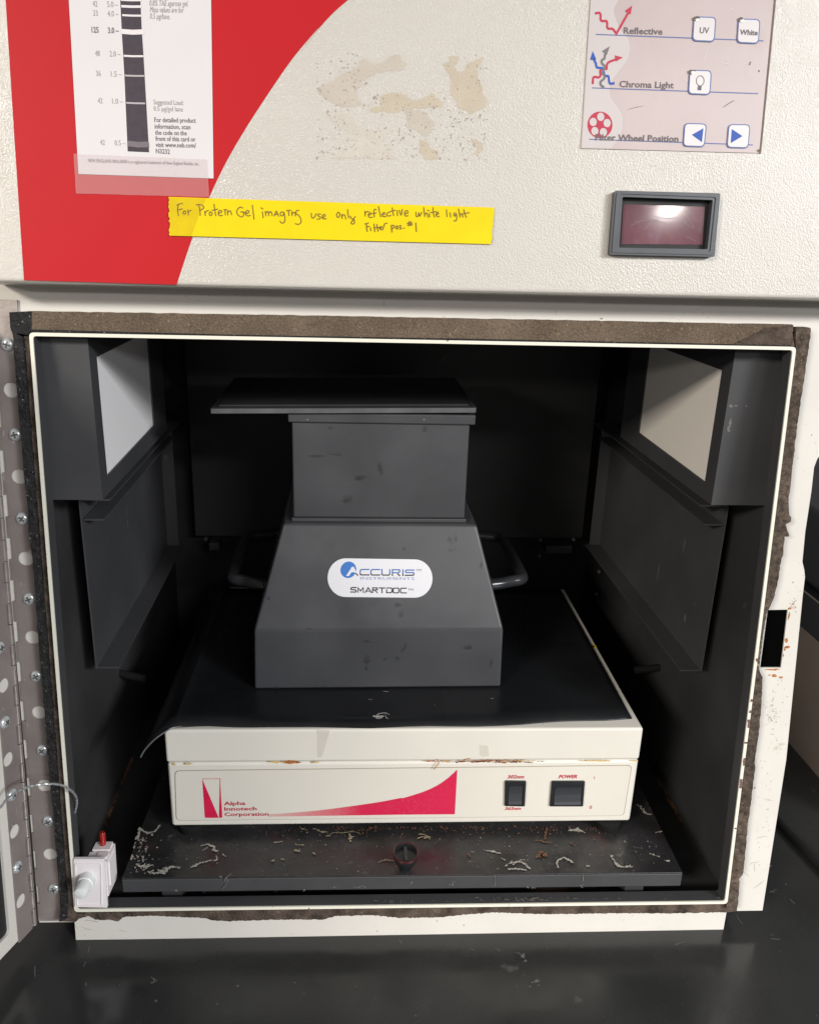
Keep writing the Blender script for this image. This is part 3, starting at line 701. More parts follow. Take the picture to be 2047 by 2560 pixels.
# glue residue patch on the header
cg = crop(760, 110, 3.592)
RS = [('tanl', [(540, 125), (500, 150), (480, 190), (400, 240), (330, 265), (250, 330), (160, 365), (115, 400), (125, 440), (180, 480), (240, 520), (330, 560), (420, 560), (520, 540), (480, 470), (470, 410), (510, 380), (530, 330), (580, 290), (650, 262), (760, 235), (870, 238), (910, 200), (930, 180), (880, 140), (865, 95), (820, 90), (770, 110), (730, 150), (660, 175), (600, 165)]),
      ('tan', [(690, 455), (760, 435), (870, 435), (920, 465), (960, 495), (1010, 505), (1060, 490), (1100, 465), (1150, 440), (1190, 480), (1250, 520), (1245, 565), (1160, 560), (1080, 575), (1020, 575), (900, 580), (850, 610), (780, 620), (720, 600), (620, 615), (580, 590), (620, 560), (700, 555), (680, 510)]),
      ('tan', [(1303, 100), (1380, 105), (1390, 150), (1345, 200), (1390, 245), (1440, 230), (1450, 190), (1490, 160), (1560, 130), (1600, 125), (1590, 170), (1560, 220), (1555, 290), (1600, 370), (1610, 440), (1640, 500), (1640, 565), (1560, 590), (1500, 630), (1440, 590), (1380, 575), (1360, 500), (1310, 440), (1310, 380), (1320, 320), (1290, 250), (1260, 210), (1238, 170), (1300, 160)]),
      ('tanw', [(230, 650), (330, 610), (430, 640), (470, 700), (560, 750), (600, 780), (660, 775), (680, 700), (740, 760), (740, 850), (700, 870), (760, 960), (840, 1025), (220, 1025), (340, 985), (430, 930), (480, 870), (380, 840), (400, 790), (300, 740)]),
      ('tanl', [(900, 590), (1070, 585), (1110, 650), (1170, 700), (1150, 770), (1100, 830), (1040, 800), (990, 760), (930, 740), (925, 660)]),
      ('tan', [(1040, 860), (1110, 880), (1130, 930), (1200, 960), (1210, 1030), (1080, 1035), (1070, 990), (1035, 970)]),
      ('tan', [(1530, 860), (1600, 890), (1605, 940), (1560, 985), (1510, 990), (1560, 950), (1520, 900), (1500, 840)])]
for i, (mt, pts) in enumerate(RS):
    b = nb(); u = ragged(HD.uvs([cg(*q) for q in pts]), .00048, .0006, 30+i, True); slab(b, HD, u, .00002, E+i*.00001)
    tag(obj('glue_residue', b, mt, HDR), kind='stuff')
b = nb()
for i in range(470):
    x, y = random.uniform(112, 1640), random.uniform(80, 1040)
    r_ = random.random()
    if 560 < x < 1290 and y < 430 and r_ > .04: continue
    if 440 < x < 900 and 600 < y < 760 and r_ > .2: continue
    if x > 850 and y < 520 and x < 1500 and r_ > .3: continue
    if x < 260 and y < 330 and r_ > (x+y)/900: continue
    u, v = HD.uv(*cg(x, y)); s = random.uniform(.00015, .00042)
    flat(b, HD, blob(u, v, s*random.uniform(1, 2.6), s*.8, 6, .4), E+.00012)
for pl_ in ([(1388, 250), (1386, 330)], [(253, 325), (256, 400)]): pass
tag(obj('residue_specks', b, 'speck', HDR), kind='stuff')

# control panel overlay
cp3 = crop(1440, 0, 5.747); cp4 = crop(1440, 230, 3.592); cp5 = crop(1700, 0, 7.496)
q = [(1246, -60), (1222, 312), (1598, 322), (1634, -60)]
b = nb(); cq = HD.uvs(q); slab(b, HD, cq[::-1], .00002, .0007); CPN = obj('control_panel', b, 'pink', CAB)
b = nb(); slab(b, HD, HD.uvs([(1600.6, 322.8), (1637.6, -60), (1633.6, -60), (1597.0, 322.2)]), .00002, .0009); obj('grime_edge', b, 'grime', CPN)
wave = [(1246.3, -58)] + [(1224, 311.2)] + [cp4(310, 505), cp4(350, 455), cp4(400, 370), cp4(415, 280), cp4(408, 210), cp4(370, 140), cp4(320, 70), cp4(297, 10), cp3(480, 1250), cp3(520, 1140), cp3(570, 1070), cp3(660, 960), cp3(740, 830), cp3(767, 680), cp3(750, 580), cp3(700, 500), cp3(640, 430), cp3(580, 320), cp3(545, 200), cp3(545, 100), cp3(600, 0), (1300, -30), (1306, -58)]
b = nb(); wv = HD.uvs(wave); flat(b, HD, wv[:2] + smooth_pts(wv[2:], 3), .00078); obj('pale_wave', b, 'pale', CPN)
hh = .00090
for a, c in (((1254, 72.5), (1605, 86)), ((1246, 185), (1594, 197)), ((1240, 293), (1583, 305))):
    b = nb(); ribbon(b, HD, HD.uvs([a, c]), .00055, hh-.00005); obj('blue_line', b, 'dblue', CPN)
M['inkp'] = mat('panel_grey_ink', (0.15, 0.128, 0.133, 1), 0.5, spec=.3)
def word(name, mt, par, pl, *a, **k):
    b = nb(); text(b, pl, *a, **k); return obj(name, b, mt, par)
def cap_of(a, c): return (V3((*HD.uv(*a), 0))-V3((*HD.uv(*c), 0))).length
word('lettering', 'inkp', CPN, HD, 'Reflective', HD.uv(*cp3(672, 482)), HD.uv(*cp3(1232, 497)), hh, cap_of(cp3(680, 388), cp3(678, 482)), .022)
word('lettering', 'inkp', CPN, HD, 'Chroma Light', HD.uv(*cp3(612, 1250)), HD.uv(*cp3(1392, 1268)), hh, cap_of(cp3(620, 1156), cp3(618, 1250)), .022)
word('lettering', 'inkp', CPN, HD, 'Filter Wheel Position', HD.uv(*cp4(168, 433)), HD.uv(*cp4(912, 447)), hh+.0001, cap_of(cp4(170, 375), cp4(168, 433)), .022)
# symbols
def rib(bm, conv, pts, w, h, sm=True, **k):
    u = HD.uvs([conv(*q) for q in pts]); ribbon(bm, HD, smooth_pts(u, 4) if sm else u, w, h, **k)
b = nb(); W = .0013
rib(b, cp3, [(275, 193), (325, 185), (345, 215), (345, 280), (370, 303), (425, 303), (440, 335), (440, 390), (460, 413), (510, 413), (540, 440), (572, 485)], W, hh)
rib(b, cp3, [(572, 485), (735, 195)], W, hh+.00001, False); flat(b, HD, HD.uvs([cp3(*q) for q in ((797, 80), (692, 158), (775, 208))]), hh+.00002)
obj('reflective_symbol', b, 'rose', CPN)
b = nb()
rib(b, cp3, [(233, 1195), (240, 1120), (270, 1105), (320, 1112), (345, 1080), (340, 1020), (380, 985), (430, 990), (435, 930), (470, 890), (520, 870), (570, 850)], W, hh+.00001)
flat(b, HD, HD.uvs([cp3(*q) for q in ((665, 825), (545, 795), (565, 885))]), hh+.00002); obj('red_ray', b, 'rose', CPN)
b = nb()
rib(b, cp3, [(250, 860), (275, 905), (290, 965), (330, 975), (375, 985), (390, 1040), (410, 1090), (455, 1095), (465, 1150), (480, 1200), (535, 1196)], W, hh+.00003)
flat(b, HD, HD.uvs([cp3(*q) for q in ((232, 733), (193, 862), (285, 855))]), hh+.00003); obj('blue_ray', b, 'bblue', CPN)
b = nb()
rib(b, cp3, [(405, 790), (400, 840), (360, 870), (368, 915), (405, 955), (390, 1000), (365, 1040), (400, 1090), (395, 1130), (345, 1175), (350, 1220), (388, 1252)], W, hh+.00005)
flat(b, HD, HD.uvs([cp3(*q) for q in ((477, 665), (365, 735), (432, 795))]), hh+.00005); obj('dark_ray', b, 'ink', CPN)
b = nb(); cu_ = [HD.uv(*cp4(*q)) for q in circle(210, 295, 112, 32, 120)]
hls = [[HD.uv(*cp4(*q)) for q in circle(x, y, 33, 16, 38)] for x, y in ((218, 222), (275, 278), (242, 360), (165, 350), (150, 268))]
slab(b, HD, cu_, .0007, hh, hls); obj('filter_wheel_symbol', b, 'rose', CPN)
# keys
keys = [('UV', cp5, (237, 310), (660, 325), (625, 795), (207, 775)), ('White', cp5, (1070, 350), (1485, 365), (1450, 830), (1040, 810)), ('bulb', cp5, (160, 1310), (575, 1322), (545, 1785), (130, 1770)),
        ('back', cp4, (965, 278), (1166, 285), (1145, 497), (950, 490)), ('fwd', cp4, (1360, 288), (1556, 292), (1538, 507), (1342, 502))]
for nm, cv, a, b_, c, d in keys:
    Q = [HD.uv(*cv(*p)) for p in (d, c, b_, a)]
    b = nb(); slab(b, HD, rquad(Q, .0026), .0007, .0013); ky = obj('key', b, 'dblue', CPN)
    ky['label'] = {'UV': 'UV light key', 'White': 'white light key', 'bulb': 'bulb key', 'back': 'left arrow key', 'fwd': 'right arrow key'}[nm]
    b = nb(); slab(b, HD, rquad(grow(Q, -.00062), .0022), .0012, .00145); obj('key_face', b, 'key', ky)
    b = nb(); h = .0016
    if nm == 'UV': text(b, HD, 'UV', HD.uv(*cp5(343, 628)), HD.uv(*cp5(520, 632)), h, cap_of(cp5(345, 515), cp5(343, 628)), .02)
    if nm == 'White': text(b, HD, 'White', HD.uv(*cp5(1092, 655)), HD.uv(*cp5(1428, 668)), h, cap_of(cp5(1092, 545), cp5(1092, 645)), .03)
    if nm == 'bulb':
        ribbon(b, HD, [HD.uv(*cp5(*p)) for p in circle(357, 1520, 72, 24, 95)], .0004, h, closed=True)
        flat(b, HD, [HD.uv(*cp5(*p)) for p in ((312, 1620), (383, 1622), (376, 1698), (305, 1695))], h)
    if nm == 'back': flat(b, HD, [HD.uv(*cp4(*p)) for p in ((1030, 386), (1133, 328), (1120, 452))], h)
    if nm == 'fwd': flat(b, HD, [HD.uv(*cp4(*p)) for p in ((1484, 398), (1388, 335), (1378, 460))], h)
    obj('key_symbol', b, 'bblue' if nm in ('back', 'fwd') else 'inkp', ky)
    if cv is cp5:
        b = nb(); x, y = {'UV': (305, 385), 'White': (1145, 405), 'bulb': (225, 1375)}[nm]
        flat(b, HD, [HD.uv(*cp5(*p)) for p in blob(x-22, y-18, 62, 52, 10, .3, 0)], h-.00005); obj('chipped_corner', b, 'chipd', ky)
        b = nb(); flat(b, HD, [HD.uv(*cp5(*p)) for p in blob(x, y, 38, 36, 9, .25, 0)], h+.00005); obj('chip', b, 'chip', ky)
# peeled marks on the overlay
b = nb()
for s in ([(520, 850), (500, 940), (460, 1060), (385, 1240)], [(50, 1100), (48, 1200)], [(40, 1480), (90, 1500), (125, 1545)], [(800, 1240), (850, 1190), (920, 1210), (960, 1230)], [(840, 1100), (870, 1140), (940, 1160)], [(980, 330), (1010, 420)], [(900, 180), (960, 170), (1010, 215)]):
    rib(b, cp5, s, .0006, .0008, taper=True)
rib(b, cp4, [(1170, 220), (1178, 270)], .0007, .0008, taper=True)
tag(obj('peel_marks', b, 'pale', CPN), kind='stuff')
b = nb()
for x, y in ((1305, 1170), (1465, 1330), (1290, 1200)): flat(b, HD, [HD.uv(*cp5(*p)) for p in blob(x, y, 16, 22, 8)], .0008)
rib(b, cp4, [(455, 160), (520, 140), (600, 125)], .0003, .0008, taper=True); rib(b, cp4, [(1310, 140), (1370, 100), (1415, 75)], .0005, .0008, taper=True)
flat(b, HD, HD.uvs([(1590, 317), (1599, 322), (1600, 312)]), .00085)
tag(obj('dirt_marks', b, 'grime', CPN), kind='stuff')

# display window
cd = crop(1350, 0, 2.4735)
ih = .0052
oq = [HD.uv(*cd(*p), ih) for p in ((430, 1572), (1078, 1587), (1115, 1193), (462, 1176))]
iq = [HD.uv(*cd(*p), ih) for p in ((488, 1530), (1035, 1540), (1068, 1235), (510, 1215))]
b = nb(); slab(b, HD, rquad(oq, .0012), .00002, ih, [rquad(iq, .0008, 2)]); DSP = obj('display_window', b, 'bezel', CAB)
b = nb(); slab(b, HD, rquad(grow(oq, -.0011), .001), ih-.0003, ih+.0007, [rquad(grow(iq, .0016), .0012, 2)]); obj('bezel_ridge', b, 'bezel', DSP)
b = nb(); slab(b, HD, grow(iq, .0009), .00005, .0004); obj('bezel_well', b, 'bezeli', DSP)
gq = [HD.uv(*cd(*p)) for p in ((497, 1508), (1000, 1512), (1015, 1278), (512, 1262))]
b = nb(); slab(b, HD, gq, .0004, .0007); obj('display_glass', b, 'glass', DSP)
b = nb()
for s in ([(580, 1370), (700, 1360), (800, 1390)], [(640, 1420), (690, 1370), (760, 1345)], [(880, 1370), (950, 1410), (900, 1330)], [(900, 1460), (960, 1490)], [(700, 1330), (780, 1350), (850, 1340)], [(560, 1390), (620, 1370)]):
    rib(b, cd, s, .0004, .00075, taper=True)
M['smear'] = mat('smear_mark', (0.17, 0.11, 0.15, 1), 0.5); obj('smear', b, 'smear', DSP)

# piano hinge
a0 = FR.P(*FR.uv(72, 1946, -.004), -.004); a1 = FR.P(*FR.uv(4.7, 1114, -.004), -.004)
AX = (a1-a0).normalized(); th = radians(105)
Uu = FR.U; DD = Uu*cos(th) + FR.N*sin(th); DD = (DD - AX*DD.dot(AX)).normalized()
DN = AX.cross(DD).normalized()
DR = Plane(a0, DD, AX, DN)                     # door inner plane; u away from hinge
KP = .0151; NK = 30; kv0 = -.0010
LV = FR.U - AX*FR.U.dot(AX); LV.normalize()
LF = Plane(a0 - FR.N*.0045, LV, AX, LV.cross(AX))        # hinge leaf plane on the face
ltop = LF.uv(10, 630)[1]
def notched(w1, parity, top):
    pts = [(w1, kv0), (w1, top)]
    k = int((top-kv0)/KP)
    v = top; side = []
    for i in range(k, -1, -1):
        v0, v1 = kv0+i*KP, min(kv0+(i+1)*KP, top)
        x = .0016 if i % 2 == parity else .0035
        side += [(x, v1), (x, v0)]
    return pts + side
hole_px = [(24, 821), (40.6, 1003.6), (54.6, 1176.6), (68.6, 1342.6), (82.6, 1501), (94.3, 1655), (106, 1800)]
scr_px = [(15.2, 725.4), (31.8, 915.5), (46.5, 1092.6), (61, 1262), (76.2, 1424.6), (88.9, 1581), (101.2, 1730.5), (113, 1873.6)]
holes = [circle(*LF.uv(x, y), .0051, 24) for x, y in hole_px]
lw = .0188
b = nb(); slab(b, LF, notched(lw, 0, ltop), -.0008, .0003, holes); HNG = obj('piano_hinge', b, 'steel', CAB)
dhole = [(18, 1599.6), (31.3, 1751.6), (44.4, 1898), (8.7, 1444)]; dscr = [(12.7, 1521.6), (27.7, 1674.6), (38.8, 1827), (1, 1365)]
dh = [circle(*DR.uv(x, y, .001), .0051, 24) for x, y in dhole]
b = nb(); slab(b, DR, notched(.0186, 1, .44), .0002, .0011, dh); obj('door_leaf', b, 'steel', HNG)
# barrels
b = nb(); tube(b, [a0+AX*(kv0+.0003), a0+AX*(kv0+KP-.0003)], .0019, 14); K0 = obj('knuckle', b, 'knuckle', HNG, True)
for i in range(1, NK): clone(K0, AX*(KP*i), HNG)
# screws
def pan_screw(pl, u, v, h, par, r=.0044):
    b = nb(); o = pl.P(u, v, h)
    lathe(b, o, pl.N, [(-.0002, r), (.0004, r), (.0012, r*.86), (.0018, r*.6), (.0021, r*.25), (.00215, 0)], 24)
    s = obj('screw', b, 'screw', par, True)
    return s
def cross_recess(pl, u, v, h, par, rot, r=.0044):
    b = nb(); c_, s_ = cos(rot), sin(rot)
    for k in range(2):
        dx, dy = (c_, s_) if k == 0 else (-s_, c_)
        L_, W_ = r*.48, r*.13
        pts = [(u+dx*L_-dy*W_, v+dy*L_+dx*W_), (u-dx*L_-dy*W_, v-dy*L_+dx*W_), (u-dx*L_+dy*W_, v-dy*L_-dx*W_), (u+dx*L_+dy*W_, v+dy*L_-dx*W_)]
        slab(b, pl, pts, h+.0012, h+.0022+.00005*k)
    obj('screw_recess', b, 'screwslot', par)
for x, y in scr_px:
    u, v = LF.uv(x, y, .001); s = pan_screw(LF, u, v, .0003, HNG); cross_recess(LF, u, v, .0003, HNG, random.uniform(0, 1.5))
for x, y in dscr:
    u, v = DR.uv(x, y, .002); s = pan_screw(DR, u, v, .0011, HNG); cross_recess(DR, u, v, .0011, HNG, random.uniform(0, 1.5))
# door
b = nb(); DW, DH = .50, .44
slab(b, DR, [(.0028, .0003), (DW, .0003), (DW, DH), (.0028, DH)], -.016, 0, [rquad([(.026, .0130), (DW-.02, .0130), (DW-.02, DH-.02), (.026, DH-.02)], .004)])
DOOR = obj('cabinet_door', b, 'face', CAB)
b = nb(); slab(b, DR, [(.0262, .0132), (DW-.0205, .0132), (DW-.0205, DH-.0205), (.0262, DH-.0205)], -.0158, -.002); obj('door_lining', b, 'black', DOOR)

# braided steel cable from door to left wall
def cy(x, y, yy): return on_axis(x, y, 'y', yy)
cpt = [DR.at(-28, 1716, .002), cy(0, 1701, -.016), cy(16.6, 1681, -.014), cy(41.6, 1665, -.012), cy(69, 1655, -.010), cy(102.6, 1651, -.006), cy(130, 1654, .000), cy(149.7, 1665, .008), cy(159.5, 1677, .015), cy(162, 1691, .019), cy(158, 1711, .022)]
b = nb(); tube(b, smooth_pts([tuple(p) for p in cpt], 5), .00085, 8, twist=.35); obj('steel_cable', b, 'cable', CAB, True)

# door interlock switch in the bottom left corner
b = nb(); sq = [FR.uv(157.5, 1911, .0015), FR.uv(225.7, 1912.3, .0015), FR.uv(219, 1809.7, .0015), FR.uv(154.5, 1810, .0015)]
slab(b, FR, sq, -.0015, .0015); bev(b, .0002, 2); SW = obj('door_switch', b, 'switchw', CAB)
b = nb(); slab(b, FR, rquad([FR.uv(*c6b(*p), .0018) for p in ((1003, 862), (1332, 862), (1325, 308), (975, 312))], .0012), .0014, .0021, [rquad([FR.uv(*c6b(*p), .0018) for p in ((1012, 850), (1320, 850), (1313, 322), (986, 326))], .001)])
obj('switch_frame', b, 'switchw', SW)
cu_, cv_ = FR.uv(184.6, 1851, .0015)
b = nb(); lathe(b, FR.P(cu_, cv_, .0015), FR.N, [(0, 0), (0, .0062), (.0066, .0060), (.0069, .0056), (.0071, .0052), (.0148, .0051), (.0166, .0043), (.0173, .0025), (.0175, 0)], 28); obj('plunger', b, 'plunger', SW, True)
b = nb()
for u0, u1, v0, v1, h0, h1 in ((-.2385, -.2255, .012, .0415, -.0235, -.0016), (-.2405, -.2285, .0415, .0425, -.012, -.0016), (-.2395, -.2270, .0395, .0432, -.0235, -.014), (-.2255, -.2246, .018, .038, -.020, -.006), (-.2340, -.2262, .0415, .0432, -.011, -.005)):
    slab(b, FR, [(u0, v0), (u1, v0), (u1, v1), (u0, v1)], h0, h1)
obj('switch_body', b, 'switchw', SW)
p = FR.P(-.2335, .0432, -.020)
b = nb(); tube(b, [p, p+V3((0, .001, .009)), p+V3((0, .001, .0105))], [.0024, .0024, .0017], 14); obj('crimp_sleeve', b, 'redp', SW, True)

# ================================================================ pull-out shelf
tr = -.0219
def TR(p): return V3((p.x*cos(tr)-p.y*sin(tr), p.x*sin(tr)+p.y*cos(tr)+.01345, p.z))
SH = empty('pull_out_shelf', (0, .1, ZF), 'black pull-out shelf crusted with white and orange residue at the bottom of the cabinet', 'shelf')
b = nb(); box(b, -.2182, .2182, 0, .36, .0166, .018, TR); bev(b, .0006, 2); obj('shelf_top', b, 'tray', SH, 'hard')
b = nb(); box(b, -.2182, .2182, 0, .0012, .0046, .0164, TR); bev(b, .0005, 3); obj('shelf_front', b, 'dark', SH, 'hard')
for x in (-.2182, .2170):
    b = nb(); box(b, x, x+.0012, .0014, .36, .0046, .0164, TR); obj('shelf_side', b, 'tray', SH)
for x in (-.19, .175):
    b = nb(); box(b, x, x+.015, .004, .36, ZF+.0005, .0045, TR); obj('shelf_runner', b, 'cavity', SH)
# knob
ko = V3((-.0015, .0215, .018))
b = nb(); lathe(b, ko, (0, -.10, 1), [(0, 0), (0, .0050), (.003, .0052), (.0055, .0066), (.0075, .0070), (.0085, .0084), (.0125, .0098), (.0155, .0102), (.0165, .0098), (.0163, .0086), (.013, .0080), (.0128, 0)], 36)
KN = obj('shelf_knob', b, 'switch', SH, True)
b = nb(); box(b, ko.x-.0013, ko.x+.0013, ko.y-.0095, ko.y+.0065, ko.z+.0125, ko.z+.0158); obj('knob_web', b, 'switch', KN)
b = nb(); lathe(b, ko, (0, -.10, 1), [(.0150, .01035), (.0158, .01045), (.0167, .0101), (.0169, .0095), (.0166, .0091), (.0160, .0095), (.0150, .0101)], 36)
M['knobrim'] = mat('reddish_knob_rim', (0.05, 0.012, 0.012, 1), 0.25); obj('knob_rim', b, 'knobrim', KN, True)

# residue on shelf
TV = (.15, 2.0)
TP = Plane((0, 0, .018), (1, 0, 0), (0, 1, 0))
ck = crop(250, 2000, 2.2987)
def trib(bm, conv, pts, w, h, pl=TP):
    u = pl.uvs([conv(*q) for q in pts]); us = smooth_pts(u, 4)
    us = [(a+random.gauss(0, w*.16), c+random.gauss(0, w*.16)) for a, c in us]
    ribbon(bm, pl, us, w, h, taper=True)
hc = [0]
def trib(bm, conv, pts, w, h, pl=TP):
    u = smooth_pts(pl.uvs([conv(*q) for q in pts]), 5)
    hc[0] += 1; uu = [(a+random.gauss(0, w*.28), c+random.gauss(0, w*.28)) for a, c in u]
    ribbon(bm, pl, uu, w*.85, .0005+h*.2+.000003*(hc[0] % 90), taper=True)
    for j in range(len(u)-1):
        a, c = V3((*u[j], 0)), V3((*u[j+1], 0)); n = max(1, int((c-a).length/(w*.45))); an = math.atan2(c.y-a.y, c.x-a.x)
        for k in range(n):
            if random.random() < .5: continue
            p = a.lerp(c, k/n); r_ = w*random.uniform(.25, .75)*(1.3 if random.random() < .15 else 1)
            hc[0] += 1
            flat(bm, pl, blob(p.x+random.gauss(0, w*.3), p.y+random.gauss(0, w*.3), r_*1.15, r_*.6, 8, .5, an+random.gauss(0, .5)), .0003+h*.2+.0000035*(hc[0] % 220))
wh = nb(); dl = nb(); orr = nb(); st = nb()
for s, wd in (([(345, 145), (320, 180), (280, 195), (245, 180), (230, 165)], 1.6), ([(235, 170), (215, 225), (230, 235)], 2.2), ([(205, 250), (195, 280)], 1.6), ([(190, 320), (180, 345)], 1.6), ([(215, 375), (250, 390), (300, 380)], 2.2), ([(270, 415), (310, 425), (370, 415), (385, 395), (430, 390), (460, 395)], 2.0),
              ([(530, 388), (560, 378), (590, 365)], 2.6), ([(590, 365), (640, 352), (670, 350), (668, 325)], 1.3), ([(672, 302), (655, 295), (655, 280), (620, 262), (580, 268)], 1.6), ([(590, 298), (620, 275)], .9), ([(710, 320), (725, 328)], 1.8), ([(1000, 248), (1050, 244)], .9), ([(340, 410), (370, 422)], 2.5)):
    trib(wh, ck, s, wd*.0009, .0005)
for s, wd in (([(495, 245), (540, 250), (575, 262)], 1.4), ([(575, 282), (598, 292)], 1.0), ([(600, 322), (625, 305), (660, 300), (690, 310), (715, 335)], 1.7), ([(608, 338), (660, 335), (700, 340)], 1.2), ([(640, 312), (660, 298)], 1.2), ([(850, 325), (850, 300), (875, 282), (910, 298), (925, 305)], 1.4), ([(985, 325), (1000, 322)], 1.2),
              ([(1105, 268), (1120, 295), (1145, 322), (1180, 328), (1205, 322)], 1.8), ([(1290, 260), (1310, 268), (1340, 280)], .9), ([(1225, 25), (1250, 45), (1275, 70), (1300, 75)], 1.6), ([(900, 153), (935, 150), (972, 155)], 2.4), ([(1320, 160), (1345, 155)], 1.6), ([(1365, 295), (1385, 297)], 1.6), ([(672, 292), (695, 290)], 1.3)):
    trib(wh, cm, s, wd*.001, .0005)
for i in range(90):
    x, y = (random.gauss(240, 40), random.gauss(330, 80)) if i < 60 else (random.gauss(205, 22), random.gauss(260, 60))
    uq = TP.uv(*ck(max(150, x), max(160, min(428, y))))
    if uq[0] < -.2135: continue
    flat(wh if i % 3 else dl, TP, blob(*uq, random.uniform(.0004, .0016), random.uniform(.0003, .0009), 8, .5), .0006+.00001*i)
for i in range(260):
    x, y = random.uniform(290, 1400), random.uniform(1745, 1838); u, v = TP.uv(x, y)
    if abs(u) > .212 or v < .017: continue
    flat(dl if i % 3 else wh, TP, blob(u, v, random.uniform(.0002, .0009), random.uniform(.0001, .0004), 6, .5), .0004+.000004*i)
for i in range(220):
    x = random.uniform(700, 1290) if i % 4 else random.uniform(560, 1290); y = 1745+abs(random.gauss(0, 6))*(1.6 if random.random() < .2 else 1); u, v = TP.uv(x, y)
    flat(orr, TP, blob(u, v+.001, random.uniform(.0003, .0014), random.uniform(.0002, .0007), 7, .5), .0004+.000006*i)
for s, wd in (([(795, 140), (795, 170), (785, 195)], 1.6), ([(745, 198), (780, 203), (820, 212)], 1.4), ([(750, 270), (775, 268), (800, 265)], 3.2), ([(420, 262), (432, 278)], 1.2), ([(912, 210), (938, 225)], 1.2)):
    trib(orr, cm, s, wd*.001, .0019)
for s, wd in (([(175, 192), (210, 182), (245, 186)], 1.0), ([(185, 170), (215, 172), (240, 195)], 1.0), ([(210, 190), (235, 180)], 1.6)): trib(st, cm, s, wd*.001, .0021)
for s, wd in (([(1235, 172), (1270, 188), (1310, 190)], 1.6), ([(1310, 215), (1340, 195), (1400, 195), (1460, 190), (1500, 205)], .6), ([(1430, 200), (1440, 215), (1435, 245)], 2.0), ([(1300, 216), (1325, 212)], 1.0), ([(1600, 365), (1640, 352), (1690, 358)], .8), ([(1120, 266), (1170, 265)], 1.0), ([(1160, 172), (1185, 178)], 1.3), ([(1220, 310), (1240, 318)], 2.2), ([(1118, 296), (1145, 300)], 2.0), ([(985, 360), (1005, 355)], 1.6), ([(1040, 345), (1060, 350)], 1.6)):
    trib(st, ck, s, wd*.0009, .0021)
for nm, bb, mt in (('white_residue', wh, 'crust'), ('dull_residue', dl, 'crustd'), ('rust_flakes', orr, 'orange'), ('straw_flakes', st, 'straw')):
    tag(obj(nm, bb, mt, SH), kind='stuff')
# marks on the front edge of the shelf and on the threshold
FE = Plane(TR(V3((0, 0, .0046))), (cos(tr), sin(tr), 0), (0, 0, 1))
b = nb(); i = 0
for x, y, rx, ry in ((695, 440, 4, 3), (440, 548, 4, 8), (1180, 517, 8, 3), (1500, 500, 30, 3), (1340, 500, 10, 3)):
    for k in range(5): flat(b, FE, blob(*FE.uv(*ck(x+random.gauss(0, rx), min(520, y+random.gauss(0, ry)))), random.uniform(.0005, .0012), random.uniform(.0003, .0006), 7, .5), .0003+.00001*(i := i+1))
for s in ([(755, 422), (735, 435), (725, 460), (742, 455), (720, 485), (700, 515)], [(725, 440), (715, 465)]): trib(b, ck, s, .0008, .0009, FE)
for s in ([(548, 360), (550, 410)], [(970, 355), (972, 388)]): trib(b, cm, s, .0007, .0009, FE)
for x, y, rx, ry in ((345, 405, 12, 6), (720, 420, 10, 3), (965, 410, 16, 3), (145, 395, 6, 3)):
    for k in range(6): flat(b, FE, blob(*FE.uv(*cm(x+random.gauss(0, rx), y+random.gauss(0, ry))), random.uniform(.0004, .0012), random.uniform(.0003, .0006), 7, .5), .0005+.00001*k)
tag(obj('edge_residue', b, 'crustd', SH), kind='stuff')
THR = Plane(FR.P(0, rimc[0][1]+.0012, 0), FR.U, -FR.N, (0, 0, 1))
b = nb()
for i in range(150):
    x = random.choice((random.gauss(660, 50), random.gauss(740, 30), random.uniform(0, 1650), random.gauss(60, 40))); y = random.uniform(466, 500) if x > 200 else random.uniform(478, 508)
    p = THR.uv(*cm(x, y))
    if p[1] < .0015 or p[1] > .0115 or abs(p[0]) > .246: continue
    flat(b, THR, blob(*p, random.uniform(.0004, .0022), random.uniform(.0002, .0006), 7, .5, random.uniform(-.4, .4)), .0002+.00001*(i % 40))
tag(obj('sill_residue', b, 'crustd', CAB), kind='stuff')

TV = (.8, 1.2)
# ================================================================ transilluminator
ty = -.0161
TO = V3((0, .0615, 0))
TIr = Matrix.Rotation(ty, 3, 'Z')
def TT(p): return TIr @ (V3(p)-TO) + TO
TI = empty('uv_transilluminator', (0, .19, .018), 'cream UV transilluminator box with two black switches standing on the shelf', 'lab instrument')
TF = Plane(TT((0, .0615, 0)), TIr @ V3((1, 0, 0)), (0, 0, 1))                 # fascia plane
lw0, lw1 = TF.uv(345, 1540)[0], TF.uv(1355, 1532)[0]
ztop = .1182; zs = TF.uv(860, 1604)[1]
bx0, bx1 = TF.uv(352, 1680)[0]+.001, TF.uv(1340, 1670)[0]-.001
zb = TF.uv(860, 1737)[1]
y0_ = .0615; yd = .335
b = nb(); box(b, bx0+.0006, bx1-.0006, y0_+.0008, yd, zb, zs-.0005, TT); bev(b, .0028, 4); BODY = obj('lower_housing', b, 'cream', TI, 'hard')
b = nb(); box(b, lw0, lw1, y0_-.0004, yd+.001, zs+.0006, ztop, TT); bev(b, .0022, 4); LID = obj('hinged_lid', b, 'cream', TI, 'hard')
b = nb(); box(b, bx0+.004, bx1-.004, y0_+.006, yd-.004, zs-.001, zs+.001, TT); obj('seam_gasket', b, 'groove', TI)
for x, y in ((398, 1750), (1285, 1746)):
    p = on_axis(x, y, 'z', .022); b = nb(); lathe(b, (p.x, p.y+.008, .018), (0, 0, 1), [(0, 0), (0, .0088), (.001, .0096), (zb-.018-.0002, .0105), (zb-.018-.0002, 0)], 28); obj('rubber_foot', b, 'rubber', TI, True)
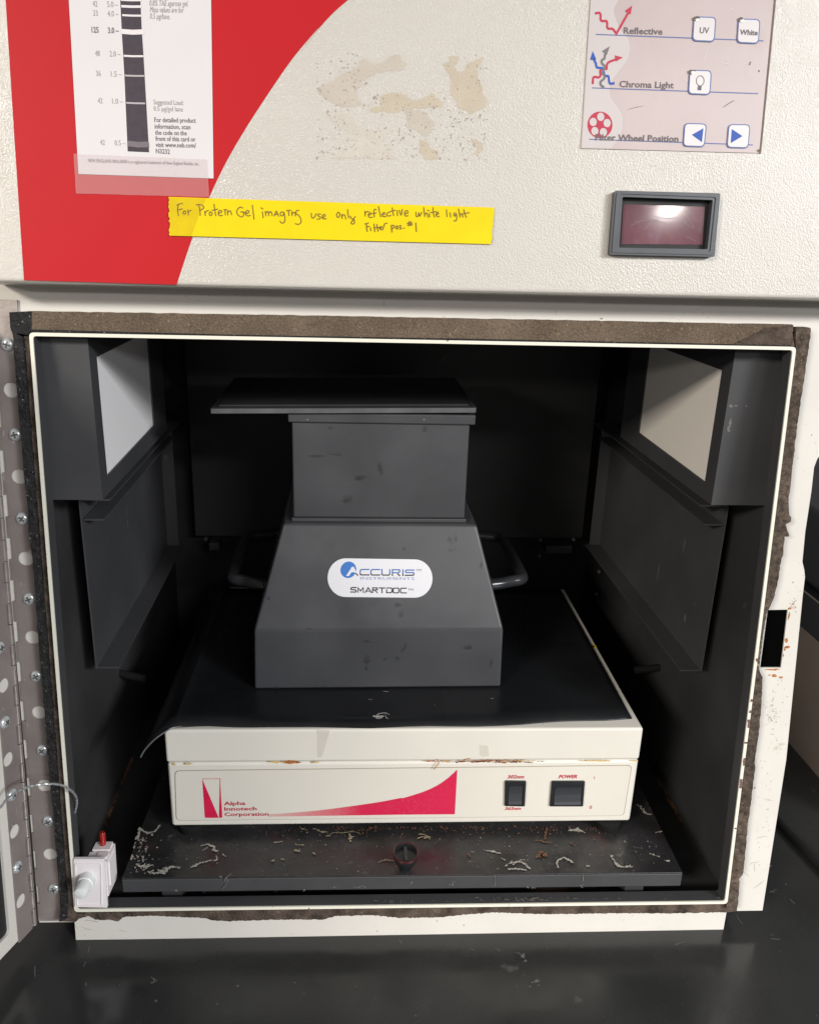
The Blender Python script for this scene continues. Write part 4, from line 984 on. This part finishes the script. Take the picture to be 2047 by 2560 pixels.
for x in (-.165, .17):
    b = nb(); lathe(b, (x, .31, .018), (0, 0, 1), [(0, 0), (0, .0088), (zb-.0182, .0105), (zb-.0182, 0)], 24); obj('rubber_foot', b, 'rubber', TI, True)
# fascia overlay (rounded label with a fine edge groove)
fq = TF.uvs([(371, 1729), (1313, 1718.5), (1330.5, 1612.5), (368, 1624)])
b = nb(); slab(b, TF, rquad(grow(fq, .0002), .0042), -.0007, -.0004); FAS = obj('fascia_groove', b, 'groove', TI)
b = nb(); slab(b, TF, rquad(grow(fq, -.0003), .004), -.0006, -.0002); FAS = obj('fascia_label', b, 'fascia', TI)
k4 = crop(350, 1780, 2.652); k5 = crop(950, 1780, 2.463)
h = 0.0
def tuv(cv, pts): return [TF.uv(*cv(*q)) for q in pts]
b = nb()
flat(b, TF, tuv(k4, [(413, 447), (430, 704), (522, 704)]), h); flat(b, TF, tuv(k4, [(531, 445), (527, 704), (546, 703), (534, 500)]), h)
ribbon(b, TF, tuv(k4, [(412, 446), (531, 444)]), .0004, h+.00002); ribbon(b, TF, tuv(k4, [(531, 446), (526, 700)]), .0004, h+.00004)
obj('company_emblem', b, 'magenta', FAS)
b = nb(); tp = tuv(k4, [(852, 681), (1000, 672), (1200, 653), (1400, 627), (1600, 597), (1724, 573)]) + tuv(k5, [(150, 530), (270, 492), (350, 455), (410, 415), (450, 380), (475, 357)])
bt = tuv(k4, [(852, 696), (1200, 691), (1724, 683)]) + tuv(k5, [(460, 632)])
flat(b, TF, smooth_pts(tp, 3) + bt[::-1], h); obj('swoosh_print', b, 'wedge', FAS)
capt = .0034
for s_, x0, x1, y in (('Alpha', 557, 700, 620), ('Innotech', 560, 775, 656), ('Corporation', 561, 853, 692)):
    word('lettering', 'dmagenta', FAS, TF, s_, TF.uv(*k4(x0, y)), TF.uv(*k4(x1, y-3)), h+.0001, capt*1.05, .02)
for s_, a_, c_, bo_, sh_ in (('302nm', (782, 411), (886, 410), .03, .25), ('365nm', (766, 605), (867, 604), .03, .25), ('POWER', (1098, 410), (1212, 409), .035, .25), ('0', (1288, 598), (1303, 598), 0, 0)):
    word('lettering', 'dmagenta', FAS, TF, s_, TF.uv(*k5(*a_)), TF.uv(*k5(*c_)), h+.0001, .0034 if s_ != '365nm' else .0030, bo_*.8, sh_)
b = nb()
ribbon(b, TF, tuv(k5, [(1319, 399), (1320, 414)]), .0003, h+.0001)
obj('switch_mark', b, 'dmagenta', FAS)
for o_, i_ in ((((765, 575), (888, 577), (897, 424), (768, 422)), ((790, 557), (868, 557), (876, 450), (795, 450))), (((1042, 577), (1246, 577), (1258, 424), (1055, 424)), ((1070, 560), (1230, 560), (1242, 457), (1078, 457)))):
    O, I = tuv(k5, o_), tuv(k5, i_)
    b = nb(); slab(b, TF, rquad(O, .0008), -.0004, .0014, [grow(I, .0006)]); bezel = obj('switch_bezel', b, 'switch', TI)
    b = nb(); mu0 = sum(p[0] for p in I)/4
    us0, us1, vb, vt = min(I[0][0], I[3][0]), max(I[1][0], I[2][0]), I[0][1], I[2][1]; n_ = 9; vs = []
    for i in range(n_):
        t = i/(n_-1); v = vb+(vt-vb)*t; hh_ = .0009 + .0022*(2*t-1)**2*(1 if t < .5 else .5) 
        vs.append([b.verts.new(TF.P(u, v, hh_)) for u in (us0, us1)] + [b.verts.new(TF.P(u, v, -.0003)) for u in (us0, us1)])
    for i in range(n_-1):
        A_, B_ = vs[i], vs[i+1]
        b.faces.new([A_[0], A_[1], B_[1], B_[0]]); b.faces.new([A_[2], A_[0], B_[0], B_[2]]); b.faces.new([A_[1], A_[3], B_[3], B_[1]])
    b.faces.new([vs[0][0], vs[0][2], vs[0][3], vs[0][1]]); b.faces.new([vs[-1][0], vs[-1][1], vs[-1][3], vs[-1][2]])
    obj('rocker', b, 'rocker', bezel)
# rust along the seam
b = nb(); b2 = nb(); b3 = nb(); i = 0
def seam(bm, cv, x, y, rx, ry, hh_):
    flat(bm, TF, blob(*TF.uv(*cv(x, y)), rx, ry, 9, .5, 0), .0006+hh_)
for x, y, rx in ((905, 331, .0042), (1000, 330, .0058), (1165, 332, .0028), (320, 342, .003), (230, 345, .0012)):
    seam(b3, k4, x, y, rx, .0011, .00002*(i := i+1))
for k in range(10): seam(b, k4, random.gauss(995, 22), random.gauss(331, 3), random.uniform(.001, .003), .0010, .00002*(i := i+1))
for k in range(60): seam(b, k5, random.uniform(280, 880) if k % 3 else random.gauss(640, 80), random.gauss(300, 5), random.uniform(.0006, .0024), random.uniform(.00015, .0006), .00001*(i := i+1))
for k in range(45): seam(b2, k5, random.gauss(720, 120), random.gauss(299, 4), random.uniform(.0006, .0022), random.uniform(.0002, .0006), .0012+.00001*k)
for k in range(16): seam(b3, k5, random.choice((random.uniform(260, 1130), random.gauss(1330, 40), 1565)), 300, random.uniform(.001, .003), .0006, .00001*k)
ribbon(b, TF, smooth_pts(tuv(k5, [(350, 285), (360, 305), (345, 325), (330, 345)])), .0008, .0018)
for nm, bb, mt in (('rust_stain', b, 'rust'), ('dark_rust_stain', b2, 'rustd'), ('yellow_stain', b3, 'rustl')): tag(obj(nm, bb, mt, TI), kind='stuff')
LP = Plane(TT((0, y0_-.0004, 0)), TIr @ V3((1, 0, 0)), (0, 0, 1))
b = nb(); flat(b, LP, [LP.uv(*k4(*q)) for q in ((1170, 118), (1258, 125), (1225, 240), (1205, 300), (1175, 300))], .00008)
M['oldtape'] = mat('aged_tape_scrap', (0.56, 0.53, 0.43, 1), 0.35, alpha=.2); obj('tape_scrap', b, 'oldtape', TI)
b = nb(); flat(b, LP, [LP.uv(*k5(*q)) for q in ((610, 205), (665, 210), (670, 270), (640, 278), (612, 268))], .00008); obj('glue_spot', b, 'oldtape', TI)

# ================================================================ black sheet on top, drooping at the left
zt = ztop
b = nb(); fe = [(1330, 1512), (1270, 1516.5), (1180, 1521), (1050, 1527), (900, 1530.5), (780, 1532), (680, 1530), (600, 1532.5), (520, 1532), (440, 1527.5), (380, 1530)]
cols = []
front_pts = [on_axis(x, y, 'z', zt+.0012) for x, y in smooth_pts(fe, 3)]
edge_drop = [on_axis(x, y, 'y', yv) for x, y, yv in ((362, 1533, .0635), (345, 1543, .0610), (328, 1555, .0585), (312, 1571, .0565), (302, 1584, .0555), (297, 1594, .055))]
allp = front_pts + edge_drop; NYs = 14; rows = []
for i, p in enumerate(allp):
    k = max(0.0, i-len(front_pts)+1)/len(edge_drop)
    back = V3((p.x + (.330-p.y)*.016 - (0.0 if k == 0 else -.006*k), .330, p.z if k == 0 else p.z + .0 + .010*k))
    row = []
    for j in range(NYs+1):
        t = j/NYs; q_ = p.lerp(back, t)
        lift = .0009*sin(p.x*55+1)*(1-t)**6 if k == 0 else 0
        row.append(b.verts.new((q_.x, q_.y, max(zt+.0007, q_.z+lift) if k == 0 else q_.z)))
    rows.append(row)
for i in range(len(rows)-1):
    for j in range(NYs): b.faces.new([rows[i][j], rows[i][j+1], rows[i+1][j+1], rows[i+1][j]])
bmesh.ops.recalc_face_normals(b, faces=b.faces)
SHT = obj('black_sheet', b, 'sheet', None, True)
md = SHT.modifiers.new('s', 'SOLIDIFY'); md.thickness = .0009; md.offset = 0
tag(SHT, 'thin black plastic sheet over the transilluminator top, its left edge curling down', 'plastic sheet')
b = nb(); ep = [front_pts[-1]+V3((0, -.0004, .0002))] + [p_+V3((-.0002, -.0005, 0)) for p_ in edge_drop]
tube(b, smooth_pts([tuple(p_) for p_ in ep], 4), .00062, 6); obj('painted_edge_sheen', b, 'edge', SHT, True)  # grey tube paints the light caught by the sheet's cut edge
SP = Plane((0, 0, zt+.0018), (1, 0, 0), (0, 1, 0))
b = nb(); kh = crop(500, 1300, 2.028)
for s, wd in (([(885, 1003), (905, 985), (940, 980), (960, 990)], 1.0), ([(890, 1008), (915, 1008), (925, 990)], 1.0), ([(938, 985), (945, 1005), (958, 1010)], .6)): 
    ribbon(b, SP, smooth_pts(SP.uvs([kh(*q) for q in s])), wd*.0009, .0002*wd, taper=True)
flat(b, SP, blob(*SP.uv(*kh(905, 998)), .0042, .0020, 10, .3, 0), .0001)
for s in ([(855, 912), (872, 911)], [(1160, 942), (1190, 940)], [(1475, 908), (1488, 905)], [(930, 870), (955, 872)]): ribbon(b, SP, SP.uvs([kh(*q) for q in s]), .0005, .0001)
M['chalk'] = mat('white_flake', (0.45, 0.44, 0.42, 1), .5, mott=[(700, .5, 3)])
tag(obj('white_flake_marks', b, 'chalk', SHT), kind='stuff')

# strip notch stain on the transilluminator top
b = nb(); ST = Plane((0, 0, zt), (1, 0, 0), (0, 1, 0)); kq = crop(1150, 1250, 3.448)
flat(b, ST, ST.uvs([kq(*q) for q in ((1112, 1255), (1165, 1265), (1150, 1272), (1125, 1272), (1145, 1264))]), .0003); obj('notch_mark', b, 'rubber', TI)
b = nb(); flat(b, ST, ST.uvs([kq(*q) for q in ((1135, 1245), (1170, 1255), (1178, 1275), (1150, 1280))]), .00015); obj('yellow_spot', b, 'yellowd', TI)

# ================================================================ dark hood instrument
HX, HY = -.0205, .2275
HOOD = empty('imaging_hood', (HX, HY, zt+.0016), 'dark grey pyramid shaped imaging hood with white oval label, on the black sheet', 'imaging hood')
z0h = zt+.0018; z1h = .1755; z2h = .2590
xb0, xb1 = -.1262, .0852; xc0, xc1 = -.1250, .0838; xt0, xt1 = -.1016, .0606
yb_ = .1205; yt_ = .1495; ybk = .338; ytk = .308
def ring(x0, x1, y0, y1, z): return [V3((x0, y0, z)), V3((x1, y0, z)), V3((x1, y1, z)), V3((x0, y1, z))]
b = nb(); R0 = ring(xb0, xb1, yb_, ybk, z0h); R1 = ring(xc0, xc1, yb_, ybk, z1h); R2 = ring(xt0, xt1, yt_, ytk, z2h)
v0 = [b.verts.new(p) for p in R0]; v1 = [b.verts.new(p) for p in R1]; v2 = [b.verts.new(p) for p in R2]
for A_, B_ in ((v0, v1), (v1, v2)):
    for i in range(4): b.faces.new([A_[i], A_[(i+1) % 4], B_[(i+1) % 4], B_[i]])
b.faces.new(v2); b.faces.new(v0[::-1]); bev(b, .0022, 4, .2)
obj('hood_shell', b, 'hood', HOOD, 'hard')
nx0, nx1, ny0, ny1 = -.0937, .0509, .1565, .299
ztn = on_axis(800, 892, 'y', ny0).z
b = nb(); box(b, nx0, nx1, ny0, ny1, z2h+.0031, ztn+.001); bev(b, .0018, 4); obj('neck', b, 'hood', HOOD, 'hard')
b = nb(); box(b, nx0-.0012, nx1+.0012, ny0-.0012, ny1+.001, z2h+.0002, z2h+.003); bev(b, .0005, 2); obj('neck_flange', b, 'hood', HOOD)
b = nb(); zc1 = on_axis(800, 873, 'y', ny0-.003).z
box(b, nx0-.0028, nx1+.0040, ny0-.003, ny1+.003, ztn+.0006, zc1+.0008); bev(b, .0012, 3); COLR = obj('collar', b, 'hood', HOOD, 'hard')
for x in (647, 892):
    p = on_axis(x, 884, 'y', ny0-.003); b = nb(); lathe(b, p, (0, -1, 0), [(-.0008, .0010), (.0003, .0010), (.0005, .0005), (.0006, 0)], 12); obj('rivet', b, 'edge', HOOD, True)
# filter plate on the collar, sticking out to the left and sagging
pl_l = on_axis(443, 873, 'y', .150); pl_r = on_axis(1003, 871, 'y', .150)
th_ = .0056
def PT(p):
    t = (p.x-pl_r.x)/(pl_l.x-pl_r.x); z = pl_r.z + (pl_l.z-pl_r.z)*max(0, t)
    return V3((p.x, p.y, p.z+z))
b = nb(); box(b, pl_l.x, pl_r.x, .150, .292, .0002, th_, PT); bev(b, .0012, 2); FPL = obj('filter_plate', b, 'plate', HOOD, 'hard')
b = nb(); box(b, pl_l.x+.0008, pl_r.x-.0008, .1492, .1502, .0010, th_-.0008, PT); bev(b, .0003, 2); obj('plate_edge', b, 'edge', FPL)
b = nb(); box(b, pl_l.x+.006, pl_r.x-.006, .156, .286, th_+.0001, th_+.0010, PT); obj('plate_glass', b, 'plate', FPL)
M['smudge'] = mat('greasy_smudge', (0.034, 0.035, 0.037, 1), 0.3, alpha=.10)
NP = Plane((0, ny0, 0), (1, 0, 0), (0, 0, 1)); BP = Plane((0, yb_, 0), (1, 0, 0), (0, 0, 1)); SLQ = Plane((0, yb_, z1h), (1, 0, 0), (0, yt_-yb_, z2h-z1h))
kn = crop(450, 900, 1.9156); kh_ = crop(500, 1300, 2.028)
b = nb(); i = 0
for pl_, cv, lst in ((NP, kn, ((865, 560, 32, 12), (850, 572, 14, 8), (960, 520, 12, 20), (965, 540, 8, 14), (800, 665, 22, 14), (790, 680, 12, 8), (1175, 335, 14, 12), (725, 325, 10, 8), (640, 460, 36, 7), (760, 455, 30, 6))),
                     (SLQ, kh_, ((1035, 148, 9, 8), (1262, 105, 14, 16), (1295, 95, 9, 18), (1280, 155, 14, 9), (350, 398, 14, 8), (1015, 478, 14, 12), (1003, 432, 16, 10), (1425, 228, 8, 16), (550, 552, 14, 5))),
                     (BP, kh_, ((850, 617, 22, 8), (1035, 640, 8, 20), (1025, 660, 9, 10), (850, 715, 16, 22), (845, 750, 9, 12), (940, 700, 12, 8), (1000, 700, 12, 10), (1475, 730, 10, 26), (385, 854, 12, 9), (1360, 645, 24, 12)))):
    for x, y, rx, ry in lst:
        u, v = pl_.uv(*cv(x, y)); k = .00021
        for q_ in range(3):
            flat(b, pl_, blob(u+random.gauss(0, rx*k*.35), v+random.gauss(0, ry*k*.35), rx*k*random.uniform(.5, 1), ry*k*random.uniform(.5, 1), 10, .35, 0), .0001+.00003*(i % 4)); i += 1
tag(obj('smudges', b, 'smudge', HOOD), kind='stuff')
# bent rod handles on both sides
for s in (-1, 1):
    xs = (lambda z: (xc1 + (xt1-xc1)*(z-z1h)/(z2h-z1h)) if s > 0 else (xc0 + (xt0-xc0)*(z-z1h)/(z2h-z1h)))
    z = .1985; xa = xs(z); xo = (.1105 if s > 0 else -.149)
    pts = [(xa-s*.002, .162, z), (xa+s*.010, .165, z), (xo-s*.012, .170, z), (xo-s*.003, .174, z), (xo, .184, z), (xo, .23, z), (xo-s*.001, .270, z), (xo-s*.005, .281, z), (xo-s*.014, .285, z), (xa-s*.002, .290, z)]
    b = nb(); tube(b, smooth_pts(pts, 5), .0052, 16); obj('rod_handle', b, 'handle', HOOD, True)
    for y in (.162, .290):
        b = nb(); lathe(b, (xa-s*.0015, y, z), (s, 0, 0), [(0, .0068), (.002, .0068), (.0032, .0052), (.0032, .004)], 18)
        obj('handle_collar', b, 'handle', HOOD, True)
# oval label on the sloping front
Sv = V3((0, yt_-yb_, z2h-z1h)); SLP = Plane((0, yb_, z1h), (1, 0, 0), Sv)
kl = crop(780, 1370, 5.07)
def luv(pts): return [SLP.uv(*kl(*q), .0002) for q in pts]
st_ = []
for i in range(21): a = radians(90+180*i/20); st_.append((425+228*cos(a), 377-245*sin(a)))
for i in range(21): a = radians(-90+180*i/20); st_.append((1300+226*cos(a), 388-243*sin(a)))
b = nb(); slab(b, SLP, luv(st_)[::-1], .00002, .0003); LBL = obj('oval_label', b, 'labelw', HOOD)
h = .0004; W8 = .00105
def ls(bm, pts, w, hq): ribbon(bm, SLP, luv(pts), w, hq)
b = nb(); flat(b, SLP, luv([(460+100*cos(a)+6*sin(a), 277-105*sin(a)) for a in [2*pi*i/36 for i in range(36)]]), h); obj('logo_disc', b, 'logoblue', LBL)
b = nb(); flat(b, SLP, luv([(430, 355), (497, 255), (500, 240), (530, 240), (575, 340), (548, 325), (540, 308), (500, 308), (468, 355)]), h+.00004); ls(b, [(470, 296), (552, 296)], .0003, h+.0001); obj('logo_initial', b, 'labelw', LBL)
b = nb(); bk_ = nb()
ls(b, [(722, 273), (625, 273), (612, 285), (611, 322)], W8, h); ls(bk_, [(609, 330), (622, 342), (722, 342)], W8, h)
ls(b, [(858, 274), (760, 274), (748, 286), (747, 322)], W8, h); ls(bk_, [(746, 330), (758, 343), (858, 343)], W8, h)
ls(b, [(885, 272), (885, 322)], W8, h); ls(b, [(985, 275), (985, 322)], W8, h); ls(bk_, [(885, 330), (897, 344), (975, 344), (985, 330)], W8, h)
ls(b, [(1018, 322), (1018, 276), (1108, 277), (1112, 300), (1100, 314), (1030, 314)], W8, h); ls(bk_, [(1018, 332), (1018, 350)], W8, h); ls(bk_, [(1085, 330), (1112, 352)], W8, h)
ls(b, [(1152, 276), (1152, 322)], W8, h); ls(bk_, [(1152, 332), (1152, 352)], W8, h)
ls(b, [(1295, 281), (1196, 280), (1184, 292), (1190, 312), (1285, 313), (1291, 322)], W8, h); ls(bk_, [(1291, 333), (1280, 346), (1180, 347)], W8, h)
ls(bk_, [(552, 322), (580, 346)], W8*.9, h+.00012)
obj('logo_upper_strokes', b, 'logonavy', LBL)
for pts in ([(1192, 503), (1100+92, 503)],): pass
# second line, drawn in square letters
def sq(pts): ls(bk_, pts, W8*.92, h)
sq([(562, 502), (505, 502), (492, 512), (495, 528), (552, 532), (560, 545), (552, 560), (488, 558)])
sq([(583, 562), (583, 505), (615, 545), (650, 503), (650, 565)])
sq([(675, 565), (712, 503), (750, 566)]); ls(bk_, [(690, 548), (736, 548)], W8*.7, h+.00003)
sq([(768, 567), (768, 506), (825, 507), (828, 530), (775, 533)]); ls(bk_, [(795, 535), (828, 568)], W8*.8, h+.00003)
sq([(850, 507), (925, 508)]); ls(bk_, [(887, 514), (887, 570)], W8*.92, h)
sq([(945, 508), (1005, 508), (1015, 525), (1012, 556), (1000, 567), (945, 567), (945, 530)])
ribbon(bk_, SLP, luv([(1032, 510), (1095, 510), (1100, 520), (1100, 560), (1092, 569), (1032, 569), (1028, 560), (1028, 520)]), W8*.92, h, closed=True)
sq([(1195, 511), (1130, 511), (1122, 522), (1122, 560), (1132, 570), (1195, 570)])
text(bk_, SLP, 'TM', luv([(1316, 293)])[0], luv([(1383, 294)])[0], h, .0018); text(bk_, SLP, 'TM', luv([(1213, 540)])[0], luv([(1282, 541)])[0], h, .0018)
obj('logo_lower_strokes', bk_, 'logoblack', LBL)
b = nb(); text(b, SLP, 'INSTRUMENTS', luv([(612, 401)])[0], luv([(1297, 406)])[0], h, .0023, .0); obj('logo_small_line', b, 'logothin', LBL)

# ================================================================ card, tapes on the header
CQ = [(166, 366), (450, 375.5), (444, -60), (142.5, -60)]
b = nb(); slab(b, HD, HD.uvs(CQ), .0003, .0007); CARD = obj('reference_card', b, 'card')
tag(CARD, 'white printed card with a dark gel ladder strip, stuck on the red decal', 'card')
e = .0008
b = nb(); flat(b, HD, HD.uvs([c1(*q) for q in ((690, 815), (805, 820), (775, 300), (765, 150), (758, 0))] + [(293, -58), (247, -58)] + [c1(*q) for q in ((650, 0), (660, 200), (672, 400))]), e); obj('gel_strip', b, 'gel', CARD)
for mt, lst in (('band', [((657, 0), (760, 2), 4), ((660, 34), (760, 36), 5), ((664, 82), (762, 85), 4), ((664, 170), (769, 172), 10), ((672, 301), (771, 303), 4)]), ('bandm', [((678, 407), (776, 409), 3.5), ((685, 554), (781, 557), 3.5)]), ('bandd', [((700, 774), (795, 778), 12)])):
    for a, c, w_ in lst:
        b = nb(); ribbon(b, HD, HD.uvs([c1(*a), c1((a[0]+c[0])/2, (a[1]+c[1])/2+w_*.3), c1(*c)]), w_*.00017*1.5, e+.0001); obj('gel_band', b, mt, CARD)
b = 'ink'; bl2 = 'inkl'
def tx(mt, s, x0, y0, x1, y1, cap, **k): word('lettering', mt, CARD, HD, s, HD.uv(*c1(x0, y0)), HD.uv(*c1(x1, y1)), e+.0001, cap*.000140, **k)
for s1, s2, x, x2, y, bo_ in (('42', '5.0 –', 503, 581, 38, 0), ('33', '4.0 –', 505, 583, 88, 0), ('125', '3.0 –', 497, 585, 178, .02), ('48', '2.0 –', 516, 594, 304, 0), ('36', '1.5 –', 521, 601, 412, 0), ('42', '1.0 –', 530, 608, 559, 0), ('42', '0.5 –', 543, 621, 783, 0)):
    w1 = 38 if s1 == '125' else 25
    tx(b if bo_ else bl2, s1, x, y-3, x+w1, y-2, 22, bold=bo_); tx(b if bo_ else bl2, s2, x2, y, x2+58, y+1, 22, bold=bo_)
for s, x0, x1, y in (('0.8% TAE agarose gel.', 808, 1015, 31), ('Mass values are for', 810, 992, 66), ('0.5 µg/lane.', 811, 918, 101)): tx(bl2, s, x0, y, x1, y+3, 22, shear=.3)
tx(bl2, 'Suggested Load:', 830, 562, 990, 566, 20); tx(bl2, '0.5 µg/gel lane', 831, 597, 987, 601, 20)
for s, x0, x1, y in (('For detailed product', 834, 1057, 657), ('information, scan', 836, 1028, 692), ('the code on the', 838, 1008, 725), ('front of this card or', 840, 1055, 758), ('visit www.neb.com/', 841, 1058, 791), ('N3232', 842, 917, 825)): tx(b, s, x0, y, x1, y+4, 19, bold=.012)
tx(b, 'NEW ENGLAND BIOLABS® is a registered trademark of New England Biolabs, Inc.', 478, 873, 1075, 891, 14)

b = nb(); ctq = ragged(HD.uvs([c1(*q) for q in ((400, 828), (1118, 858), (1128, 1062), (412, 1042))]), .0001, .004, 9, True)
slab(b, HD, ctq[::-1], .0010, .00105)
tag(obj('clear_tape', b, 'clear'), 'strip of clear adhesive tape across the bottom of the printed card', 'tape')
yq = HD.uvs([(358.5, 496), (1033, 514), (1040.5, 437), (1036, 436), (356, 414.5)])
b = nb(); l_ = ragged([yq[4], yq[0]], .0005, .0009, 11); r_ = ragged([yq[1], yq[2]], .0005, .0009, 12)
slab(b, HD, l_ + r_, .00115, .00125); YT = obj('yellow_tape', b, 'yellow'); tag(YT, 'yellow labelling tape with a handwritten note about protein gel imaging', 'tape')
b = nb(); flat(b, HD, HD.uvs([(358, 416), (434, 418.5), (419, 455), (404, 496.5), (360, 495), (358, 450)]), .00131); obj('darker_tape_end', b, 'yellowd', YT)
h1_ = crop(420, 490, 4.31); h2_ = crop(820, 500, 4.105)
S1 = [[(118, 212), (108, 150), (118, 95)], [(100, 100), (130, 85), (162, 82)], [(110, 152), (135, 145), (160, 140)], [(178, 165), (165, 182), (175, 195), (192, 190), (198, 175), (185, 160), (176, 166)], [(218, 150), (225, 205)], [(225, 178), (238, 160), (256, 155)],
      [(335, 95), (348, 150), (352, 210)], [(308, 97), (350, 92), (385, 110), (390, 128), (365, 148), (345, 158)], [(398, 165), (408, 212)], [(405, 183), (420, 162), (440, 155)], [(460, 170), (448, 190), (458, 210), (475, 205), (480, 185), (460, 170)], [(500, 88), (508, 150), (520, 212)], [(480, 155), (510, 148), (538, 142)],
      [(548, 185), (570, 180), (585, 165), (570, 155), (552, 165), (545, 190), (560, 212), (590, 208)], [(618, 150), (622, 205)], [(606, 148), (635, 146)], [(645, 155), (648, 205)], [(648, 178), (665, 160), (680, 168), (688, 203)],
      [(810, 130), (780, 120), (752, 145), (745, 180), (765, 210), (800, 225), (820, 200), (815, 175)], [(785, 172), (820, 172), (830, 180)], [(838, 190), (865, 185), (875, 165), (858, 155), (842, 175), (845, 205), (868, 215), (890, 208)], [(912, 100), (920, 170), (930, 248)], [(1020, 170), (1028, 235)], [(1005, 126), (1024, 140)],
      [(1050, 165), (1058, 215)], [(1056, 188), (1075, 165), (1085, 180), (1088, 213)], [(1088, 188), (1108, 168), (1120, 185), (1125, 212)], [(1148, 215), (1160, 180), (1172, 165), (1195, 218)], [(1150, 200), (1188, 195)],
      [(1245, 175), (1222, 172), (1212, 195), (1225, 215), (1248, 200), (1250, 178), (1262, 240), (1255, 280), (1228, 292), (1208, 270)], [(1300, 160), (1305, 210)], [(1280, 158), (1322, 152)], [(1335, 165), (1340, 212)], [(1340, 192), (1360, 175), (1372, 185), (1375, 215)],
      [(1410, 155), (1385, 160), (1382, 190), (1405, 205), (1430, 240), (1435, 280), (1410, 305), (1372, 298)], [(1545, 185), (1548, 225), (1562, 238), (1585, 220), (1595, 190)], [(1645, 195), (1620, 195), (1615, 212), (1640, 225), (1640, 245), (1608, 248)], [(1660, 230), (1685, 225), (1695, 205), (1675, 200), (1662, 225), (1675, 245), (1705, 245)]]
S2 = [[(105, 125), (88, 150), (95, 175), (115, 172), (122, 140), (105, 125)], [(140, 148), (145, 190)], [(145, 168), (160, 150), (175, 160), (182, 195)], [(202, 98), (205, 145), (215, 185)], [(228, 165), (245, 195), (262, 190), (280, 168)], [(264, 188), (272, 225), (262, 245), (240, 242), (240, 225), (262, 205)],
      [(378, 115), (380, 165)], [(380, 142), (400, 118), (418, 122)], [(410, 155), (435, 150), (440, 132), (422, 135), (412, 160), (430, 180), (455, 175)], [(495, 100), (480, 95), (470, 115), (475, 175)], [(455, 140), (495, 132)], [(518, 68), (525, 110), (540, 172)], [(555, 150), (580, 145), (578, 128), (560, 135), (555, 160), (575, 172), (595, 165)],
      [(630, 125), (605, 135), (605, 155), (625, 165), (645, 155)], [(658, 80), (665, 130), (672, 160)], [(635, 118), (690, 105)], [(708, 108), (712, 160)], [(730, 105), (748, 155), (762, 95)], [(785, 140), (815, 135), (815, 112), (795, 112), (783, 140), (795, 165), (820, 160)],
      [(900, 125), (905, 170), (925, 160), (930, 130), (940, 165), (960, 125)], [(980, 78), (985, 130), (992, 170)], [(990, 152), (1005, 132), (1015, 140), (1025, 178)], [(1035, 140), (1042, 172)], [(1018, 103), (1034, 112)], [(1075, 78), (1078, 130), (1090, 175)], [(1050, 130), (1110, 118)], [(1105, 150), (1130, 142), (1125, 125), (1108, 140), (1112, 165), (1138, 170)],
      [(1212, 100), (1218, 172)], [(1248, 130), (1255, 175)], [(1300, 130), (1285, 150), (1300, 165), (1312, 140), (1318, 190), (1305, 215), (1288, 212)], [(1335, 92), (1345, 140), (1350, 175)], [(1350, 157), (1365, 140), (1375, 150), (1380, 175)], [(1390, 100), (1400, 140), (1415, 178)], [(1385, 140), (1445, 130)],
      [(395, 240), (395, 280), (402, 322)], [(380, 245), (415, 235)], [(395, 275), (425, 270)], [(435, 285), (440, 315)], [(470, 245), (480, 325)], [(500, 250), (512, 320)], [(470, 285), (530, 280)], [(530, 290), (545, 285), (550, 275), (540, 272), (530, 295), (548, 305), (562, 300), (580, 245), (605, 238)],
      [(648, 258), (655, 330)], [(650, 267), (670, 258), (680, 275), (658, 295)], [(705, 265), (695, 285), (705, 298), (718, 285), (705, 265)], [(750, 262), (732, 265), (740, 280), (752, 290), (735, 300)], [(773, 286), (781, 290)], [(828, 222), (830, 265)], [(845, 218), (850, 262)], [(812, 240), (862, 235)], [(815, 258), (862, 252)], [(898, 235), (905, 325)]]
b = nb()
for i, (cv, ss) in enumerate([(h1_, s) for s in S1] + [(h2_, s) for s in S2]):
    u = HD.uvs([cv(*q) for q in ss]); ribbon(b, HD, smooth_pts(u, 3), .00060, .00137+.000002*i)
obj('handwriting', b, 'pen', YT)

# ================================================================ things beyond the cabinet on the right
XR = .4444
CASE = empty('equipment_case', (XR+.2, .4, ZC), 'brown sided equipment case with black lid band, at the right behind the cabinet', 'equipment case')
b = nb(); box(b, XR, XR+.4, .10, .80, ZC, .099); obj('case_side', b, 'boxbrown', CASE)
b = nb(); box(b, XR+.0005, XR+.4, .10, .80, .0992, .1382); obj('case_lid', b, 'boxblack', CASE)
b = nb(); box(b, XR-.0008, XR+.0004, .10, .80, .1378, .1392); obj('lid_edge', b, 'boxedge', CASE)
b = nb(); box(b, XR+.012, XR+.38, .12, .78, .1394, .222); bev(b, .004, 2); o = obj('black_device', b, 'boxblack'); tag(o, 'black slab shaped device lying on top of the brown equipment case', 'device')
b = nb(); cpts = [(.352, .33, ZC+.0036), (.358, .25, ZC+.0036), (.3639, .1274, ZC+.0036), (.369, .09, ZC+.0036), (.3725, .063, ZC+.0036), (.385, .0, ZC+.0036), (.42, -.06, ZC+.0036)]
tube(b, smooth_pts(cpts, 5), .0036, 12); tag(obj('power_cord', b, 'rubber', None, True), 'black power cord lying on the worktop right of the cabinet', 'cord')
